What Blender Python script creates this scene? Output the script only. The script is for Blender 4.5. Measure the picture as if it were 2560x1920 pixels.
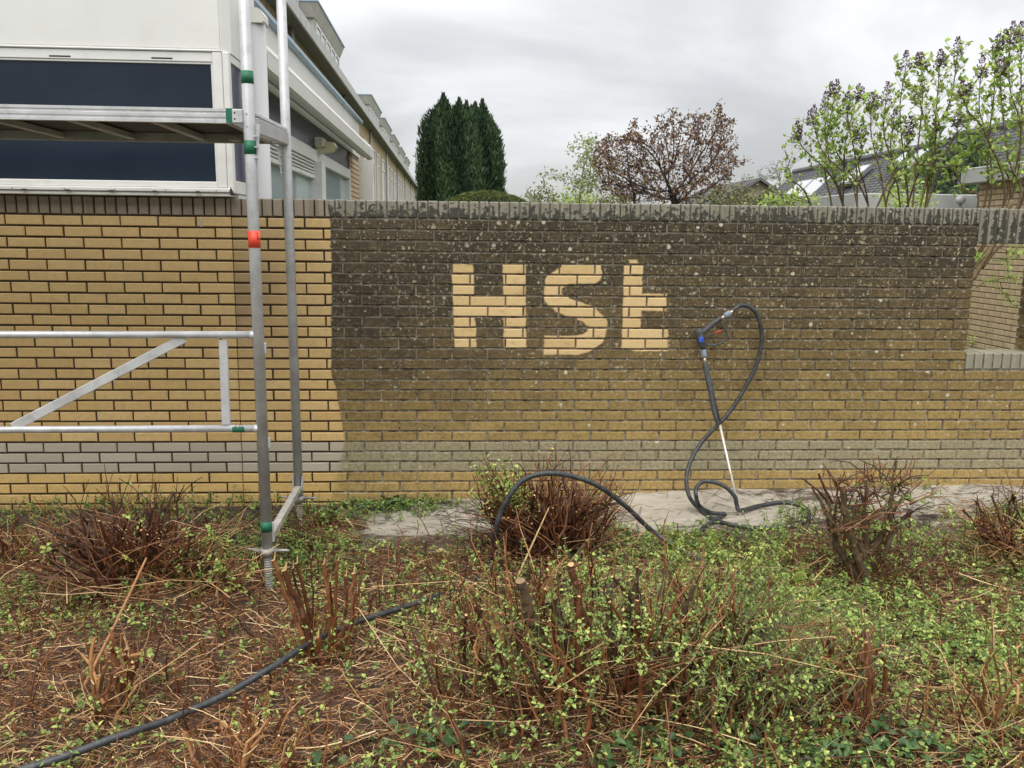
import bpy, math, random
import numpy as np
from mathutils import Vector, Matrix

random.seed(7)
rng = np.random.default_rng(7)
scene = bpy.context.scene
for o in list(bpy.data.objects):
    bpy.data.objects.remove(o)

# ------------------------------------------------------------------ camera
FPX = 2130.76                      # focal length in pixels of the 2560 px wide frame
YAW, PITCH, ROLL = 0.05967, 0.17186, 0.01117
CAM = np.array([-0.379, -5.2545, 1.748])


def cam_axes():
    cy, sy = math.cos(YAW), math.sin(YAW)
    f = np.array([sy * math.cos(PITCH), cy * math.cos(PITCH), -math.sin(PITCH)])
    r = np.array([cy, -sy, 0.0])
    u = np.cross(r, f)
    c, s = math.cos(ROLL), math.sin(ROLL)
    return r * c + u * s, u * c - r * s, f


RT, UP, FW = cam_axes()
cam_data = bpy.data.cameras.new("camera")
cam = bpy.data.objects.new("camera", cam_data)
scene.collection.objects.link(cam)
scene.camera = cam
cam_data.sensor_width = 36.0
cam_data.lens = 36.0 * FPX / 2560.0
cam_data.clip_start = 0.05
cam_data.clip_end = 1500
m = Matrix(((RT[0], UP[0], -FW[0], CAM[0]), (RT[1], UP[1], -FW[1], CAM[1]), (RT[2], UP[2], -FW[2], CAM[2]), (0, 0, 0, 1)))
cam.matrix_world = m

# ------------------------------------------------------------------ world, sun, exposure
world = bpy.data.worlds.new("World")
scene.world = world
world.use_nodes = True
wt = world.node_tree
for n in list(wt.nodes):
    wt.nodes.remove(n)
SUN_EL, SUN_ROT = math.radians(58), math.radians(200)


def W(t, **k):
    n = wt.nodes.new(t)
    for a, b in k.items():
        setattr(n, a, b)
    return n


w_out = W("ShaderNodeOutputWorld")
w_add = W("ShaderNodeAddShader")
w_bg1 = W("ShaderNodeBackground")
w_bg2 = W("ShaderNodeBackground")
sky = W("ShaderNodeTexSky")
sky.sky_type = "NISHITA"
sky.sun_disc = False
sky.sun_elevation = SUN_EL
sky.sun_rotation = SUN_ROT
wt.links.new(sky.outputs[0], w_bg1.inputs[0])
w_bg1.inputs[1].default_value = 0.012
geo = W("ShaderNodeTexCoord")
sep = W("ShaderNodeSeparateXYZ")
wt.links.new(geo.outputs["Generated"], sep.inputs[0])
# overcast sky: brighter towards the zenith, as a real cloud deck is
ramp = W("ShaderNodeMapRange")
ramp.inputs[1].default_value = 0.0
ramp.inputs[2].default_value = 1.0
ramp.inputs[3].default_value = 0.455
ramp.inputs[4].default_value = 2.1
wt.links.new(sep.outputs[2], ramp.inputs[0])
# project directions on the cloud deck so that clouds flatten towards the horizon
zc = W("ShaderNodeMath", operation="MAXIMUM")
zc.inputs[1].default_value = 0.0
wt.links.new(sep.outputs[2], zc.inputs[0])
za = W("ShaderNodeMath", operation="ADD")
za.inputs[1].default_value = 0.42
wt.links.new(zc.outputs[0], za.inputs[0])
dx = W("ShaderNodeMath", operation="DIVIDE")
dy = W("ShaderNodeMath", operation="DIVIDE")
wt.links.new(sep.outputs[0], dx.inputs[0]); wt.links.new(za.outputs[0], dx.inputs[1])
wt.links.new(sep.outputs[1], dy.inputs[0]); wt.links.new(za.outputs[0], dy.inputs[1])
comb = W("ShaderNodeCombineXYZ")
wt.links.new(dx.outputs[0], comb.inputs[0]); wt.links.new(dy.outputs[0], comb.inputs[1])
nz = W("ShaderNodeTexNoise")
nz.inputs["Scale"].default_value = 1.5
nz.inputs["Detail"].default_value = 6
nz.inputs["Roughness"].default_value = 0.5
nz.inputs["Distortion"].default_value = 0.5
wt.links.new(comb.outputs[0], nz.inputs["Vector"])
cr = W("ShaderNodeMapRange")
cr.inputs[1].default_value = 0.36
cr.inputs[2].default_value = 0.66
cr.inputs[3].default_value = 0.82
cr.inputs[4].default_value = 1.32
cr.interpolation_type = "SMOOTHSTEP"
wt.links.new(nz.outputs[0], cr.inputs[0])
mu = W("ShaderNodeMath", operation="MULTIPLY")
wt.links.new(ramp.outputs[0], mu.inputs[0]); wt.links.new(cr.outputs[0], mu.inputs[1])
vm = W("ShaderNodeVectorMath", operation="SCALE")
vm.inputs[0].default_value = (0.985, 0.99, 1.0)
wt.links.new(mu.outputs[0], vm.inputs[3])
wt.links.new(vm.outputs[0], w_bg2.inputs[0])
w_bg2.inputs[1].default_value = 1.0
wt.links.new(w_bg1.outputs[0], w_add.inputs[0]); wt.links.new(w_bg2.outputs[0], w_add.inputs[1])
wt.links.new(w_add.outputs[0], w_out.inputs[0])

sun_d = bpy.data.lights.new("sun", "SUN")
sun_d.energy = 1.5
sun_d.angle = math.radians(50)
sun_d.color = (1.0, 0.97, 0.93)
sun = bpy.data.objects.new("sun", sun_d)
scene.collection.objects.link(sun)
# light comes from behind the camera, high up
sd = Vector((math.sin(SUN_ROT) * math.cos(SUN_EL), math.cos(SUN_ROT) * math.cos(SUN_EL), math.sin(SUN_EL)))
sun.rotation_euler = sd.to_track_quat("Z", "Y").to_euler()

scene.view_settings.view_transform = "Standard"
scene.view_settings.look = "None"
scene.view_settings.exposure = 0.08
scene.view_settings.gamma = 1.0
scene.view_settings.use_curve_mapping = False
scene.render.resolution_x, scene.render.resolution_y = 1024, 768


# ------------------------------------------------------------------ measuring: photo pixel -> point on a world plane
def ray(px, py):
    return FW + RT * (px - 1280) / FPX - UP * (py - 960) / FPX


def on_y(px, py, Y):
    d = ray(px, py)
    return CAM + d * (Y - CAM[1]) / d[1]


def on_x(px, py, X):
    d = ray(px, py)
    return CAM + d * (X - CAM[0]) / d[0]


def on_z(px, py, Z):
    d = ray(px, py)
    return CAM + d * (Z - CAM[2]) / d[2]


def hash2(ix, iy):
    v = np.sin(ix * 127.1 + iy * 311.7) * 43758.5453
    return v - np.floor(v)


def vnoise(x, y):
    x = np.asarray(x, float); y = np.asarray(y, float)
    ix, iy = np.floor(x), np.floor(y)
    fx, fy = x - ix, y - iy
    fx = fx * fx * (3 - 2 * fx); fy = fy * fy * (3 - 2 * fy)
    a, b = hash2(ix, iy), hash2(ix + 1, iy)
    c, d = hash2(ix, iy + 1), hash2(ix + 1, iy + 1)
    return (a * (1 - fx) + b * fx) * (1 - fy) + (c * (1 - fx) + d * fx) * fy


def ground_z(x, y):
    """height of the planting bed"""
    x = np.asarray(x, float); y = np.asarray(y, float)
    base = 0.075 + 0.025 * np.clip(x, -3, 3)
    n = (vnoise(x * 1.3 + 5, y * 1.3) - .5) * 0.07 + (vnoise(x * 4 + 9, y * 4) - .5) * 0.035 + (vnoise(x * 13, y * 13 + 4) - .5) * 0.012
    k = np.clip((-y - 0.45) / 0.5, 0.12, 1)
    mound = .15 * np.exp(-((x + 1.72) ** 2 / .16 + (y + 1.36) ** 2 / .10))
    return base + n * k + mound


# ------------------------------------------------------------------ materials
def new_mat(name):
    mt = bpy.data.materials.new(name)
    mt.use_nodes = True
    nt = mt.node_tree
    b = nt.nodes["Principled BSDF"]
    return mt, nt, b


class N:
    """small wrapper to write node trees tersely"""
    def __init__(s, nt):
        s.nt = nt

    def node(s, t, **k):
        n = s.nt.nodes.new(t)
        for a, b in k.items():
            setattr(n, a, b)
        return n

    def put(s, sock, v):
        if v is None:
            return
        if hasattr(v, "is_linked") or hasattr(v, "links"):
            s.nt.links.new(v, sock)
        else:
            if hasattr(sock.default_value, "__len__") and not hasattr(v, "__len__"):
                v = [v] * len(sock.default_value)
            if hasattr(sock.default_value, "__len__") and len(sock.default_value) == 4 and len(v) == 3:
                v = tuple(v) + (1,)
            sock.default_value = v

    def m(s, op, a, b=None, c=None, clamp=False):
        n = s.node("ShaderNodeMath", operation=op, use_clamp=clamp)
        s.put(n.inputs[0], a)
        if b is not None:
            s.put(n.inputs[1], b)
        if c is not None:
            s.put(n.inputs[2], c)
        return n.outputs[0]

    def noise(s, vec, scale, detail=3, rough=0.55, dist=0.0):
        n = s.node("ShaderNodeTexNoise")
        s.put(n.inputs["Vector"], vec)
        n.inputs["Scale"].default_value = scale
        n.inputs["Detail"].default_value = detail
        n.inputs["Roughness"].default_value = rough
        n.inputs["Distortion"].default_value = dist
        return n.outputs[0]

    def mr(s, v, a, b, c=0.0, d=1.0, smooth=False):
        n = s.node("ShaderNodeMapRange", clamp=True)
        if smooth:
            n.interpolation_type = "SMOOTHSTEP"
        s.put(n.inputs[0], v)
        for i, q in enumerate((a, b, c, d)):
            s.put(n.inputs[i + 1], q)
        return n.outputs[0]

    def mix(s, f, a, b, mode="MIX"):
        n = s.node("ShaderNodeMix", data_type="RGBA", blend_type=mode)
        s.put(n.inputs[0], f)
        s.put(n.inputs[6], a)
        s.put(n.inputs[7], b)
        return n.outputs[2]

    def ramp(s, v, stops):
        n = s.node("ShaderNodeValToRGB")
        e = n.color_ramp.elements
        while len(e) < len(stops):
            e.new(0.5)
        for el, (p, c) in zip(e, stops):
            el.position = p
            el.color = tuple(c) + (1,)
        s.put(n.inputs[0], v)
        return n.outputs[0]

    def pos(s):
        return s.node("ShaderNodeNewGeometry").outputs["Position"]

    def obj(s):
        return s.node("ShaderNodeTexCoord").outputs["Object"]

    def xyz(s, v):
        n = s.node("ShaderNodeSeparateXYZ")
        s.put(n.inputs[0], v)
        return n.outputs

    def vec(s, x, y, z):
        n = s.node("ShaderNodeCombineXYZ")
        s.put(n.inputs[0], x); s.put(n.inputs[1], y); s.put(n.inputs[2], z)
        return n.outputs[0]

    def attr(s, name):
        return s.node("ShaderNodeAttribute", attribute_name=name).outputs["Fac"]

    def bump(s, h, strength, dist, bsdf):
        n = s.node("ShaderNodeBump")
        n.inputs["Strength"].default_value = strength
        n.inputs["Distance"].default_value = dist
        s.put(n.inputs["Height"], h)
        s.nt.links.new(n.outputs[0], bsdf.inputs["Normal"])


def simple(name, col, rough=0.6, metal=0.0, var=0.12, scale=6.0, bump=0.0, bscale=60, dirt=None, dirt_amt=0.4, spec=0.5):
    mt, nt, b = new_mat(name)
    n = N(nt)
    o = n.obj()
    t = n.noise(o, scale, 4)
    f = n.mr(t, .3, .7, 1 - var, 1 + var)
    c = n.mix(1.0, col, n.vec(f, f, f), "MULTIPLY")
    if dirt is not None:
        t2 = n.noise(o, scale * 2.3 + 1, 6, .65)
        c = n.mix(n.mr(t2, .5, .72, 0, dirt_amt), c, dirt)
    n.put(b.inputs["Base Color"], c)
    n.put(b.inputs["Roughness"], n.mr(t, .3, .7, max(rough - .07, .02), min(rough + .07, 1)))
    b.inputs["Metallic"].default_value = metal
    b.inputs["Specular IOR Level"].default_value = spec
    if bump > 0:
        n.bump(n.noise(o, bscale, 4), bump, 0.004, b)
    return mt


H = 0.06563       # brick course
L = 0.22          # brick length with joint
TOPZ = 1.85       # underside of the coping
XJ = -1.750       # movement joint between the two wall lengths


def brick_material(kind):
    """kind: brick, coping, mortar. Colours follow world position on the wall: the half washed with the lance,
    the letters washed into the grime, soot and lichen on the rest."""
    mt, nt, b = new_mat({"brick": "yellow_brick", "coping": "grey_coping_brick", "mortar": "mortar"}[kind])
    n = N(nt)
    P = n.pos()
    x, y, z = n.xyz(P)
    vrow = n.m("DIVIDE", n.m("SUBTRACT", TOPZ, z), H)
    row = n.m("FLOOR", vrow)
    fr = n.m("FRACT", vrow)
    par = n.m("MODULO", row, 2.0)
    leftside = n.m("LESS_THAN", x, XJ)
    xs = n.m("ADD", n.m("ADD", n.m("DIVIDE", x, L), n.m("MULTIPLY", par, 0.5)), n.m("MULTIPLY", leftside, 13.875))
    if kind == "coping":
        xs = n.m("DIVIDE", x, 0.0616)
        row = 50.0
    col = n.m("FLOOR", xs)
    wn = n.node("ShaderNodeTexWhiteNoise", noise_dimensions="3D")
    n.put(wn.inputs[0], n.vec(col, row, leftside))
    rnd = wn.outputs[0]
    rcol = wn.outputs[1]
    r2 = n.xyz(rcol)[1]
    wob = n.m("SUBTRACT", n.noise(P, 14, 4), 0.5)
    wob2 = n.m("SUBTRACT", n.noise(P, 60, 3), 0.5)
    wobx = n.m("ADD", n.m("MULTIPLY", wob, 0.020), n.m("MULTIPLY", wob2, 0.010))
    # --- edge of the washed part, measured from the photo
    edge = [(818, 500), (826, 560), (829, 720), (827, 900), (830, 945), (841, 975), (846, 1010), (855, 1060), (862, 1100), (852, 1150), (843, 1200), (834, 1270)]
    pts = [on_y(a, c, 0.0) for a, c in edge]
    fc = n.node("ShaderNodeFloatCurve")
    cur = fc.mapping.curves[0]
    zz = sorted([((p[2]) / 2.0, (p[0] + 2.0) / 2.0) for p in pts])
    while len(cur.points) < len(zz):
        cur.points.new(0.5, 0.5)
    for q, (a, c) in zip(cur.points, zz):
        q.location = (min(max(a, 0), 1), c)
        q.handle_type = "VECTOR"
    fc.mapping.update()
    n.put(fc.inputs[1], n.m("DIVIDE", z, 2.0))
    xb = n.m("SUBTRACT", n.m("MULTIPLY", fc.outputs[0], 2.0), 2.0)
    soft = n.mr(z, 0.2, 0.55, 0.05, 0.005)
    dd = n.m("ADD", n.m("SUBTRACT", x, xb), wobx)
    dirty = n.mr(dd, n.m("MULTIPLY", soft, -1.0), soft, 0, 1, True)
    if kind != "coping":
        # --- letters: signed distances
        def seg(ax, ay, bx, by, r, box=False):
            A_, B_ = on_y(ax, ay, 0.0), on_y(bx, by, 0.0)
            return A_[0], A_[2], B_[0], B_[2], r

        M = lambda cx, cy: (1100 + cx / 3.7705, 460 + cy / 3.7705)
        R = lambda cx, cy: (780 + cx / 2.304, 400 + cy / 2.304)
        xw = n.m("ADD", x, wobx)
        zw = n.m("ADD", z, n.m("MULTIPLY", wobx, 0.8))
        ds = []

        def box(p0, p1, shear=0.0):
            a, c = on_y(*p0, 0.0), on_y(*p1, 0.0)
            cx, cz = (a[0] + c[0]) / 2, (a[2] + c[2]) / 2
            hx, hz = abs(a[0] - c[0]) / 2, abs(a[2] - c[2]) / 2
            xx = n.m("SUBTRACT", xw, cx)
            zz_ = n.m("SUBTRACT", zw, cz)
            if shear:
                xx = n.m("ADD", xx, n.m("MULTIPLY", zz_, shear))
            ds.append(n.m("MAXIMUM", n.m("SUBTRACT", n.m("ABSOLUTE", xx), hx), n.m("SUBTRACT", n.m("ABSOLUTE", zz_), hz)))

        def cap(p0, p1, r):
            a, c = on_y(*p0, 0.0), on_y(*p1, 0.0)
            ax, az, bx_, bz = a[0], a[2], c[0] - a[0], c[2] - a[2]
            ll = bx_ * bx_ + bz * bz
            px_ = n.m("SUBTRACT", xw, ax); pz_ = n.m("SUBTRACT", zw, az)
            t = n.m("DIVIDE", n.m("ADD", n.m("MULTIPLY", px_, bx_), n.m("MULTIPLY", pz_, bz)), ll, clamp=True)
            qx = n.m("SUBTRACT", px_, n.m("MULTIPLY", t, bx_)); qz = n.m("SUBTRACT", pz_, n.m("MULTIPLY", t, bz))
            dist = n.m("SQRT", n.m("ADD", n.m("MULTIPLY", qx, qx), n.m("MULTIPLY", qz, qz)))
            ds.append(n.m("SUBTRACT", dist, r))

        box(M(125, 758), M(325, 1545), 0.045)
        box(M(602, 758), M(802, 1545), 0.02)
        box(M(125, 1055), M(800, 1252))
        sp = [(1440, 850), (1190, 855), (1072, 930), (1062, 1060), (1150, 1140), (1400, 1225), (1490, 1320), (1465, 1440), (1370, 1500), (1290, 1520)]
        rr = [.056, .056, .053, .052, .053, .056, .056, .056, .058]
        for i in range(len(sp) - 1):
            cap(M(*sp[i]), M(*sp[i + 1]), rr[i])
        box(M(1150, 762), M(1512, 905))
        box(M(985, 1432), M(1300, 1607))
        box(R(1800, 600), R(1888, 1085), 0.0)
        box(R(1828, 575), R(1872, 620))
        box(R(1850, 770), R(2040, 868))
        box(R(1850, 970), R(2045, 1100))
        d = ds[0]
        for e in ds[1:]:
            d = n.m("MINIMUM", d, e)
        letter = n.mr(d, -0.005, 0.007, 1, 0, True)
        letter = n.m("MULTIPLY", letter, n.mr(n.noise(n.vec(n.m("MULTIPLY", x, .5), y, z), 26, 5, .7), .56, .70, 1, .66))
        if kind == "mortar":
            letter = n.m("MULTIPLY", letter, 0.35)
        dirty = n.m("MULTIPLY", dirty, n.m("SUBTRACT", 1.0, letter))
    fine = n.noise(P, 220, 4, .6)
    mid = n.noise(P, 30, 5, .6)
    big = n.noise(P, 2.2, 4, .6)
    if kind == "brick":
        grey = n.m("MULTIPLY", n.m("GREATER_THAN", row, 20.5), n.m("LESS_THAN", row, 23.5))
        low = n.m("GREATER_THAN", row, 23.5)
        hi = n.mr(z, 0.5, 1.6)
        clean = n.mix(rnd, (0.575, 0.380, 0.142), (0.69, 0.485, 0.215))
        clean = n.mix(n.m("MULTIPLY", hi, 0.6), clean, (0.585, 0.418, 0.205))
        clean = n.mix(n.m("MULTIPLY", low, 0.6), clean, (0.70, 0.47, 0.165))
        clean = n.mix(n.mr(mid, .45, .72, 0, .38), clean, (0.38, 0.26, 0.12))
        clean = n.mix(n.mr(n.noise(P, 7, 5, .65, .5), .5, .7, 0, .34), clean, (0.42, 0.31, 0.17))
        clean = n.mix(n.mr(n.noise(P, 95, 3, .6), .66, .74, 0, .6), clean, (0.16, 0.11, 0.06))
        # grimy film beside the joint
        nearj = n.m("MULTIPLY", n.mr(x, XJ + .02, XJ + .62, 1, 0), n.m("GREATER_THAN", x, XJ))
        nearj = n.m("MULTIPLY", nearj, n.mr(z, .7, 1.3))
        clean = n.mix(n.m("MULTIPLY", nearj, n.mr(big, .3, .6, .35, .75)), clean, (0.27, 0.19, 0.11))
        gclean = n.mix(rnd, (0.42, 0.365, 0.275), (0.50, 0.44, 0.34))
        clean = n.mix(grey, clean, gclean)
        # grime
        hz = n.m("ADD", n.m("ADD", z, n.m("MULTIPLY", n.m("SUBTRACT", big, 0.5), 0.55)), n.m("MULTIPLY", n.m("SUBTRACT", r2, .5), .28))
        rightf = n.mr(x, -1.0, 2.6)
        hz = n.m("SUBTRACT", hz, n.m("MULTIPLY", rightf, 0.16))
        hz = n.m("ADD", hz, n.m("MULTIPLY", n.m("MULTIPLY", n.mr(x, -1.2, .6, 1, 0, True), n.mr(z, .5, 1.0, 0, 1)), .36))
        g = n.ramp(n.m("DIVIDE", hz, 2.0), [(0.08, (0.50, 0.345, 0.125)), (0.24, (0.39, 0.270, 0.095)), (0.42, (0.225, 0.155, 0.058)), (0.60, (0.112, 0.080, 0.040)), (0.78, (0.050, 0.041, 0.029)), (0.90, (0.034, 0.029, 0.023)), (1.0, (0.07, 0.056, 0.038))])
        gg = n.ramp(n.m("DIVIDE", hz, 2.0), [(0.0, (0.42, 0.36, 0.22)), (0.5, (0.29, 0.245, 0.145))])
        blot = n.mr(n.noise(P, 55, 6, .75), .43, .57)
        patch = n.noise(P, 17, 5, .7, .6)
        g = n.mix(n.m("MULTIPLY", blot, .62), g, n.mix(0.55, g, (0.02, 0.017, 0.012)))
        g = n.mix(n.m("MULTIPLY", n.mr(n.noise(P, 150, 3, .7), .50, .66), .5), g, n.mix(0.5, g, (0.45, 0.33, 0.16)))
        g = n.mix(n.mr(patch, .52, .68, 0, .55), g, n.mix(0.6, g, (0.012, 0.010, 0.007)))
        g = n.mix(n.mr(patch, .30, .44, .5, 0), g, n.mix(0.55, g, (0.34, 0.25, 0.12)))
        gl = n.m("MULTIPLY", n.mr(n.noise(n.vec(x, y, n.m("MULTIPLY", z, 2.5)), 26, 5, .7), .5, .7), n.mr(z, .2, 1.75, .9, .25))
        g = n.mix(n.m("MULTIPLY", gl, 0.62), g, (0.42, 0.285, 0.11))
        # streaks of cleaner brick
        g = n.mix(n.m("MULTIPLY", n.m("MULTIPLY", n.mr(n.noise(n.vec(n.m("MULTIPLY", x, 3.0), y, z), 7, 3), .6, .7), rightf), .35), g, (0.33, 0.24, 0.12))
        gg = n.mix(n.m("MULTIPLY", blot, .45), gg, (0.10, 0.092, 0.048))
        g = n.mix(grey, g, gg)
        vert = n.mr(n.noise(n.vec(n.m("MULTIPLY", x, 6.0), y, z), 9, 4), .5, .68)
        g = n.mix(n.m("MULTIPLY", vert, .42), g, n.mix(0.5, g, (0.03, 0.03, 0.018)))
        # pale worn arris along the top of each brick
        wl = n.m("MULTIPLY", n.mr(fr, 0.10, 0.17, 1, 0), n.mr(n.noise(P, 35, 3), .46, .6))
        g = n.mix(n.m("MULTIPLY", wl, .62), g, (0.42, 0.37, 0.26))
        wb = n.m("MULTIPLY", n.mr(fr, 0.84, 0.90, 0, 1), n.mr(n.noise(P, 47, 3), .52, .62))
        g = n.mix(n.m("MULTIPLY", wb, .4), g, (0.36, 0.30, 0.19))
    elif kind == "coping":
        clean = n.mix(rnd, (0.235, 0.195, 0.145), (0.31, 0.26, 0.20))
        clean = n.mix(n.mr(mid, .45, .75, 0, .3), clean, (0.2, 0.17, 0.13))
        gb = n.mix(rnd, (0.225, 0.21, 0.16), (0.31, 0.285, 0.225))
        jf = n.m("ABSOLUTE", n.m("SUBTRACT", n.m("FRACT", xs), 0.5))
        nn = n.noise(P, 33, 5, .62)
        rightf = n.mr(x, 1.2, 2.4)
        th = n.m("ADD", nn, n.m("MULTIPLY", n.m("SUBTRACT", jf, .25), n.mr(x, 1.2, 2.4, .22, .75)))
        th = n.m("ADD", th, n.mr(z, 1.86, 1.95, 0.06, -0.13))
        th = n.m("ADD", th, n.m("MULTIPLY", n.m("SUBTRACT", rnd, .5), .16))
        blk = n.mr(n.m("ADD", th, n.m("MULTIPLY", n.m("SUBTRACT", n.noise(P, 110, 3, .6), .5), .16)), .455, .54, 0, .9)
        blk = n.m("MULTIPLY", blk, n.mr(z, 1.1, 1.5, .45, 1))
        g = n.mix(blk, gb, (0.036, 0.037, 0.031))
        g = n.mix(n.mr(z, 1.05, 1.4, .5, 0), g, (0.40, 0.38, 0.27))
        g = n.mix(n.mr(z, 1.938, 1.946, 0, .6), g, (0.30, 0.29, 0.24))
    else:
        clean = n.mix(mid, (0.035, 0.024, 0.016), (0.085, 0.06, 0.04))
        g = n.mix(n.mr(n.noise(P, 22, 5, .7), .36, .62), (0.085, 0.068, 0.050), (0.42, 0.375, 0.29))
        g = n.mix(n.mr(z, .5, 1.85, 0, .45), g, (0.13, 0.11, 0.085))
        g = n.mix(n.mr(n.noise(P, 28, 4), .58, .66, 0, .75), g, (0.04, 0.03, 0.02))
    # lichen: round pale spots of many sizes, thicker high up
    if kind in ("brick", "coping"):
        lich = None
        for sc, rad, dens, ofs in ((34, .36, .58, 0.0), (70, .40, .66, 3.3), (15, .19, .32, 7.1)):
            v = n.node("ShaderNodeTexVoronoi", voronoi_dimensions="2D", feature="F1")
            n.put(v.inputs["Vector"], n.vec(n.m("ADD", n.m("ADD", x, ofs), n.m("MULTIPLY", wob2, .035)), n.m("ADD", z, n.m("MULTIPLY", n.m("SUBTRACT", n.noise(P, 75, 2), .5), .035)), 0.0))
            v.inputs["Scale"].default_value = sc
            rc = n.xyz(v.outputs["Color"])
            area = n.m("ADD", n.mr(z, .45, 1.8, -.30, .10), n.m("MULTIPLY", n.m("SUBTRACT", n.noise(P, 2.7, 3), .5), 1.1))
            area = n.m("ADD", area, n.m("MULTIPLY", n.mr(x, -1.0, 1.3, -.10, .06), 1.0))
            if kind == "coping":
                area = n.m("SUBTRACT", area, .32)
            keep = n.m("LESS_THAN", rc[0], n.m("ADD", area, dens * .6))
            rr_ = n.m("MULTIPLY", n.m("POWER", rc[1], 1.6), rad)
            s_ = n.m("MULTIPLY", n.m("LESS_THAN", v.outputs["Distance"], rr_), keep)
            s_ = n.m("MULTIPLY", s_, n.mr(rc[2], 0, 1, .25, .85))
            lich = s_ if lich is None else n.m("MAXIMUM", lich, s_)
        lc = n.mix(fine, (0.32, 0.275, 0.16), (0.56, 0.51, 0.35))
        g = n.mix(lich, g, lc)
        v = n.node("ShaderNodeTexVoronoi", voronoi_dimensions="2D", feature="F1")
        n.put(v.inputs["Vector"], n.vec(n.m("ADD", x, 11.3), n.m("ADD", z, n.m("MULTIPLY", wob, .02)), 0.0))
        v.inputs["Scale"].default_value = 6.5
        rc = n.xyz(v.outputs["Color"])
        wh = n.m("MULTIPLY", n.m("LESS_THAN", v.outputs["Distance"], n.m("MULTIPLY", rc[1], .085)), n.m("LESS_THAN", rc[0], .45))
        wh = n.m("MULTIPLY", wh, n.mr(x, -.5, .3, .4, 1))
        g = n.mix(n.m("MULTIPLY", wh, .85), g, (0.58, 0.55, 0.44))
    if kind == "brick":
        clean = n.mix(n.m("MULTIPLY", letter, n.m("GREATER_THAN", dd, 0.02)), clean, n.mix(n.m("MULTIPLY", n.m("ADD", mid, rnd), .5), (0.56, 0.385, 0.165), (0.74, 0.55, 0.29)))
    colr = n.mix(dirty, clean, g)
    colr = n.mix(1.0, colr, n.ramp(fine, [(0.25, (0.86, 0.86, 0.86)), (0.75, (1.12, 1.12, 1.12))]), "MULTIPLY")
    n.put(b.inputs["Base Color"], colr)
    b.inputs["Roughness"].default_value = 0.86
    b.inputs["Specular IOR Level"].default_value = 0.25
    hh = n.m("ADD", n.m("MULTIPLY", fine, .6), mid)
    n.bump(hh, 0.45 if kind != "mortar" else .8, 0.004, b)
    return mt


M_BRICK = brick_material("brick")
M_COPE = brick_material("coping")
M_MORTAR = brick_material("mortar")


def tint_mat(name, stops, rough=0.6, noise_s=40, transl=0.0, spec=0.4, bump=0.0):
    mt, nt, b = new_mat(name)
    n = N(nt)
    t = n.attr("tint")
    c = n.ramp(t, stops)
    f = n.mr(n.noise(n.pos(), noise_s, 3), .3, .7, .72, 1.22)
    c = n.mix(1.0, c, n.vec(f, f, f), "MULTIPLY")
    n.put(b.inputs["Base Color"], c)
    b.inputs["Roughness"].default_value = rough
    b.inputs["Specular IOR Level"].default_value = spec
    if bump:
        n.bump(n.noise(n.pos(), noise_s * 3, 4), bump, .003, b)
    if transl > 0:
        tr = n.node("ShaderNodeBsdfTranslucent")
        n.put(tr.inputs[0], c)
        mx = n.node("ShaderNodeMixShader")
        mx.inputs[0].default_value = transl
        nt.links.new(b.outputs[0], mx.inputs[1]); nt.links.new(tr.outputs[0], mx.inputs[2])
        nt.links.new(mx.outputs[0], nt.nodes["Material Output"].inputs[0])
    return mt


M_TWIG = tint_mat("cut_twigs", [(0, (0.022, 0.012, 0.007)), (.25, (0.070, 0.026, 0.012)), (.5, (0.19, 0.066, 0.024)), (.72, (0.40, 0.20, 0.075)), (.88, (0.62, 0.41, 0.19)), (1, (0.78, 0.58, 0.31))], .5, 60)
M_DARKTWIG = tint_mat("dark_twigs", [(0, (0.012, 0.009, 0.007)), (.5, (0.045, 0.028, 0.020)), (1, (0.11, 0.065, 0.045))], .6, 60)
M_BARK = tint_mat("mossy_bark", [(0, (0.030, 0.022, 0.014)), (.5, (0.120, 0.078, 0.038)), (.8, (0.20, 0.145, 0.075)), (1, (0.32, 0.20, 0.095))], .75, 22, bump=1.0)
M_GREENSTEM = tint_mat("green_stems", [(0, (0.045, 0.05, 0.02)), (1, (0.13, 0.15, 0.05))], .5, 40)
M_LEAF = tint_mat("young_leaves", [(0, (0.10, 0.17, 0.045)), (.4, (0.24, 0.35, 0.085)), (.8, (0.44, 0.56, 0.15)), (1, (0.66, 0.72, 0.20))], .42, 30, .3)
M_IVY = tint_mat("ivy_leaves", [(0, (0.035, 0.075, 0.022)), (1, (0.10, 0.18, 0.05))], .4, 30, .1)
M_LILAC = tint_mat("lilac_leaves", [(0, (0.18, 0.29, 0.06)), (.5, (0.40, 0.55, 0.13)), (1, (0.68, 0.78, 0.24))], .5, 10, .42)
M_BUDS = tint_mat("lilac_buds", [(0, (0.07, 0.035, 0.055)), (1, (0.22, 0.13, 0.16))], .6, 60)
M_REDLEAF = tint_mat("bronze_leaves", [(0, (0.085, 0.042, 0.038)), (.55, (0.19, 0.095, 0.065)), (1, (0.36, 0.26, 0.11))], .5, 10, .3)
M_CYP = tint_mat("conifer_foliage", [(0, (0.010, 0.026, 0.012)), (.5, (0.034, 0.070, 0.028)), (1, (0.085, 0.140, 0.050))], .7, 6)
M_TOPI = tint_mat("clipped_foliage", [(0, (0.035, 0.055, 0.012)), (.5, (0.085, 0.115, 0.022)), (1, (0.17, 0.19, 0.04))], .7, 10)
M_PALE = tint_mat("pale_spring_leaves", [(0, (0.17, 0.22, 0.08)), (.6, (0.34, 0.40, 0.17)), (1, (0.62, 0.64, 0.46))], .6, 10, .35)
M_FARLEAF = tint_mat("far_tree_leaves", [(0, (0.13, 0.16, 0.075)), (1, (0.27, 0.31, 0.15))], .7, 3, .3)
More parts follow.
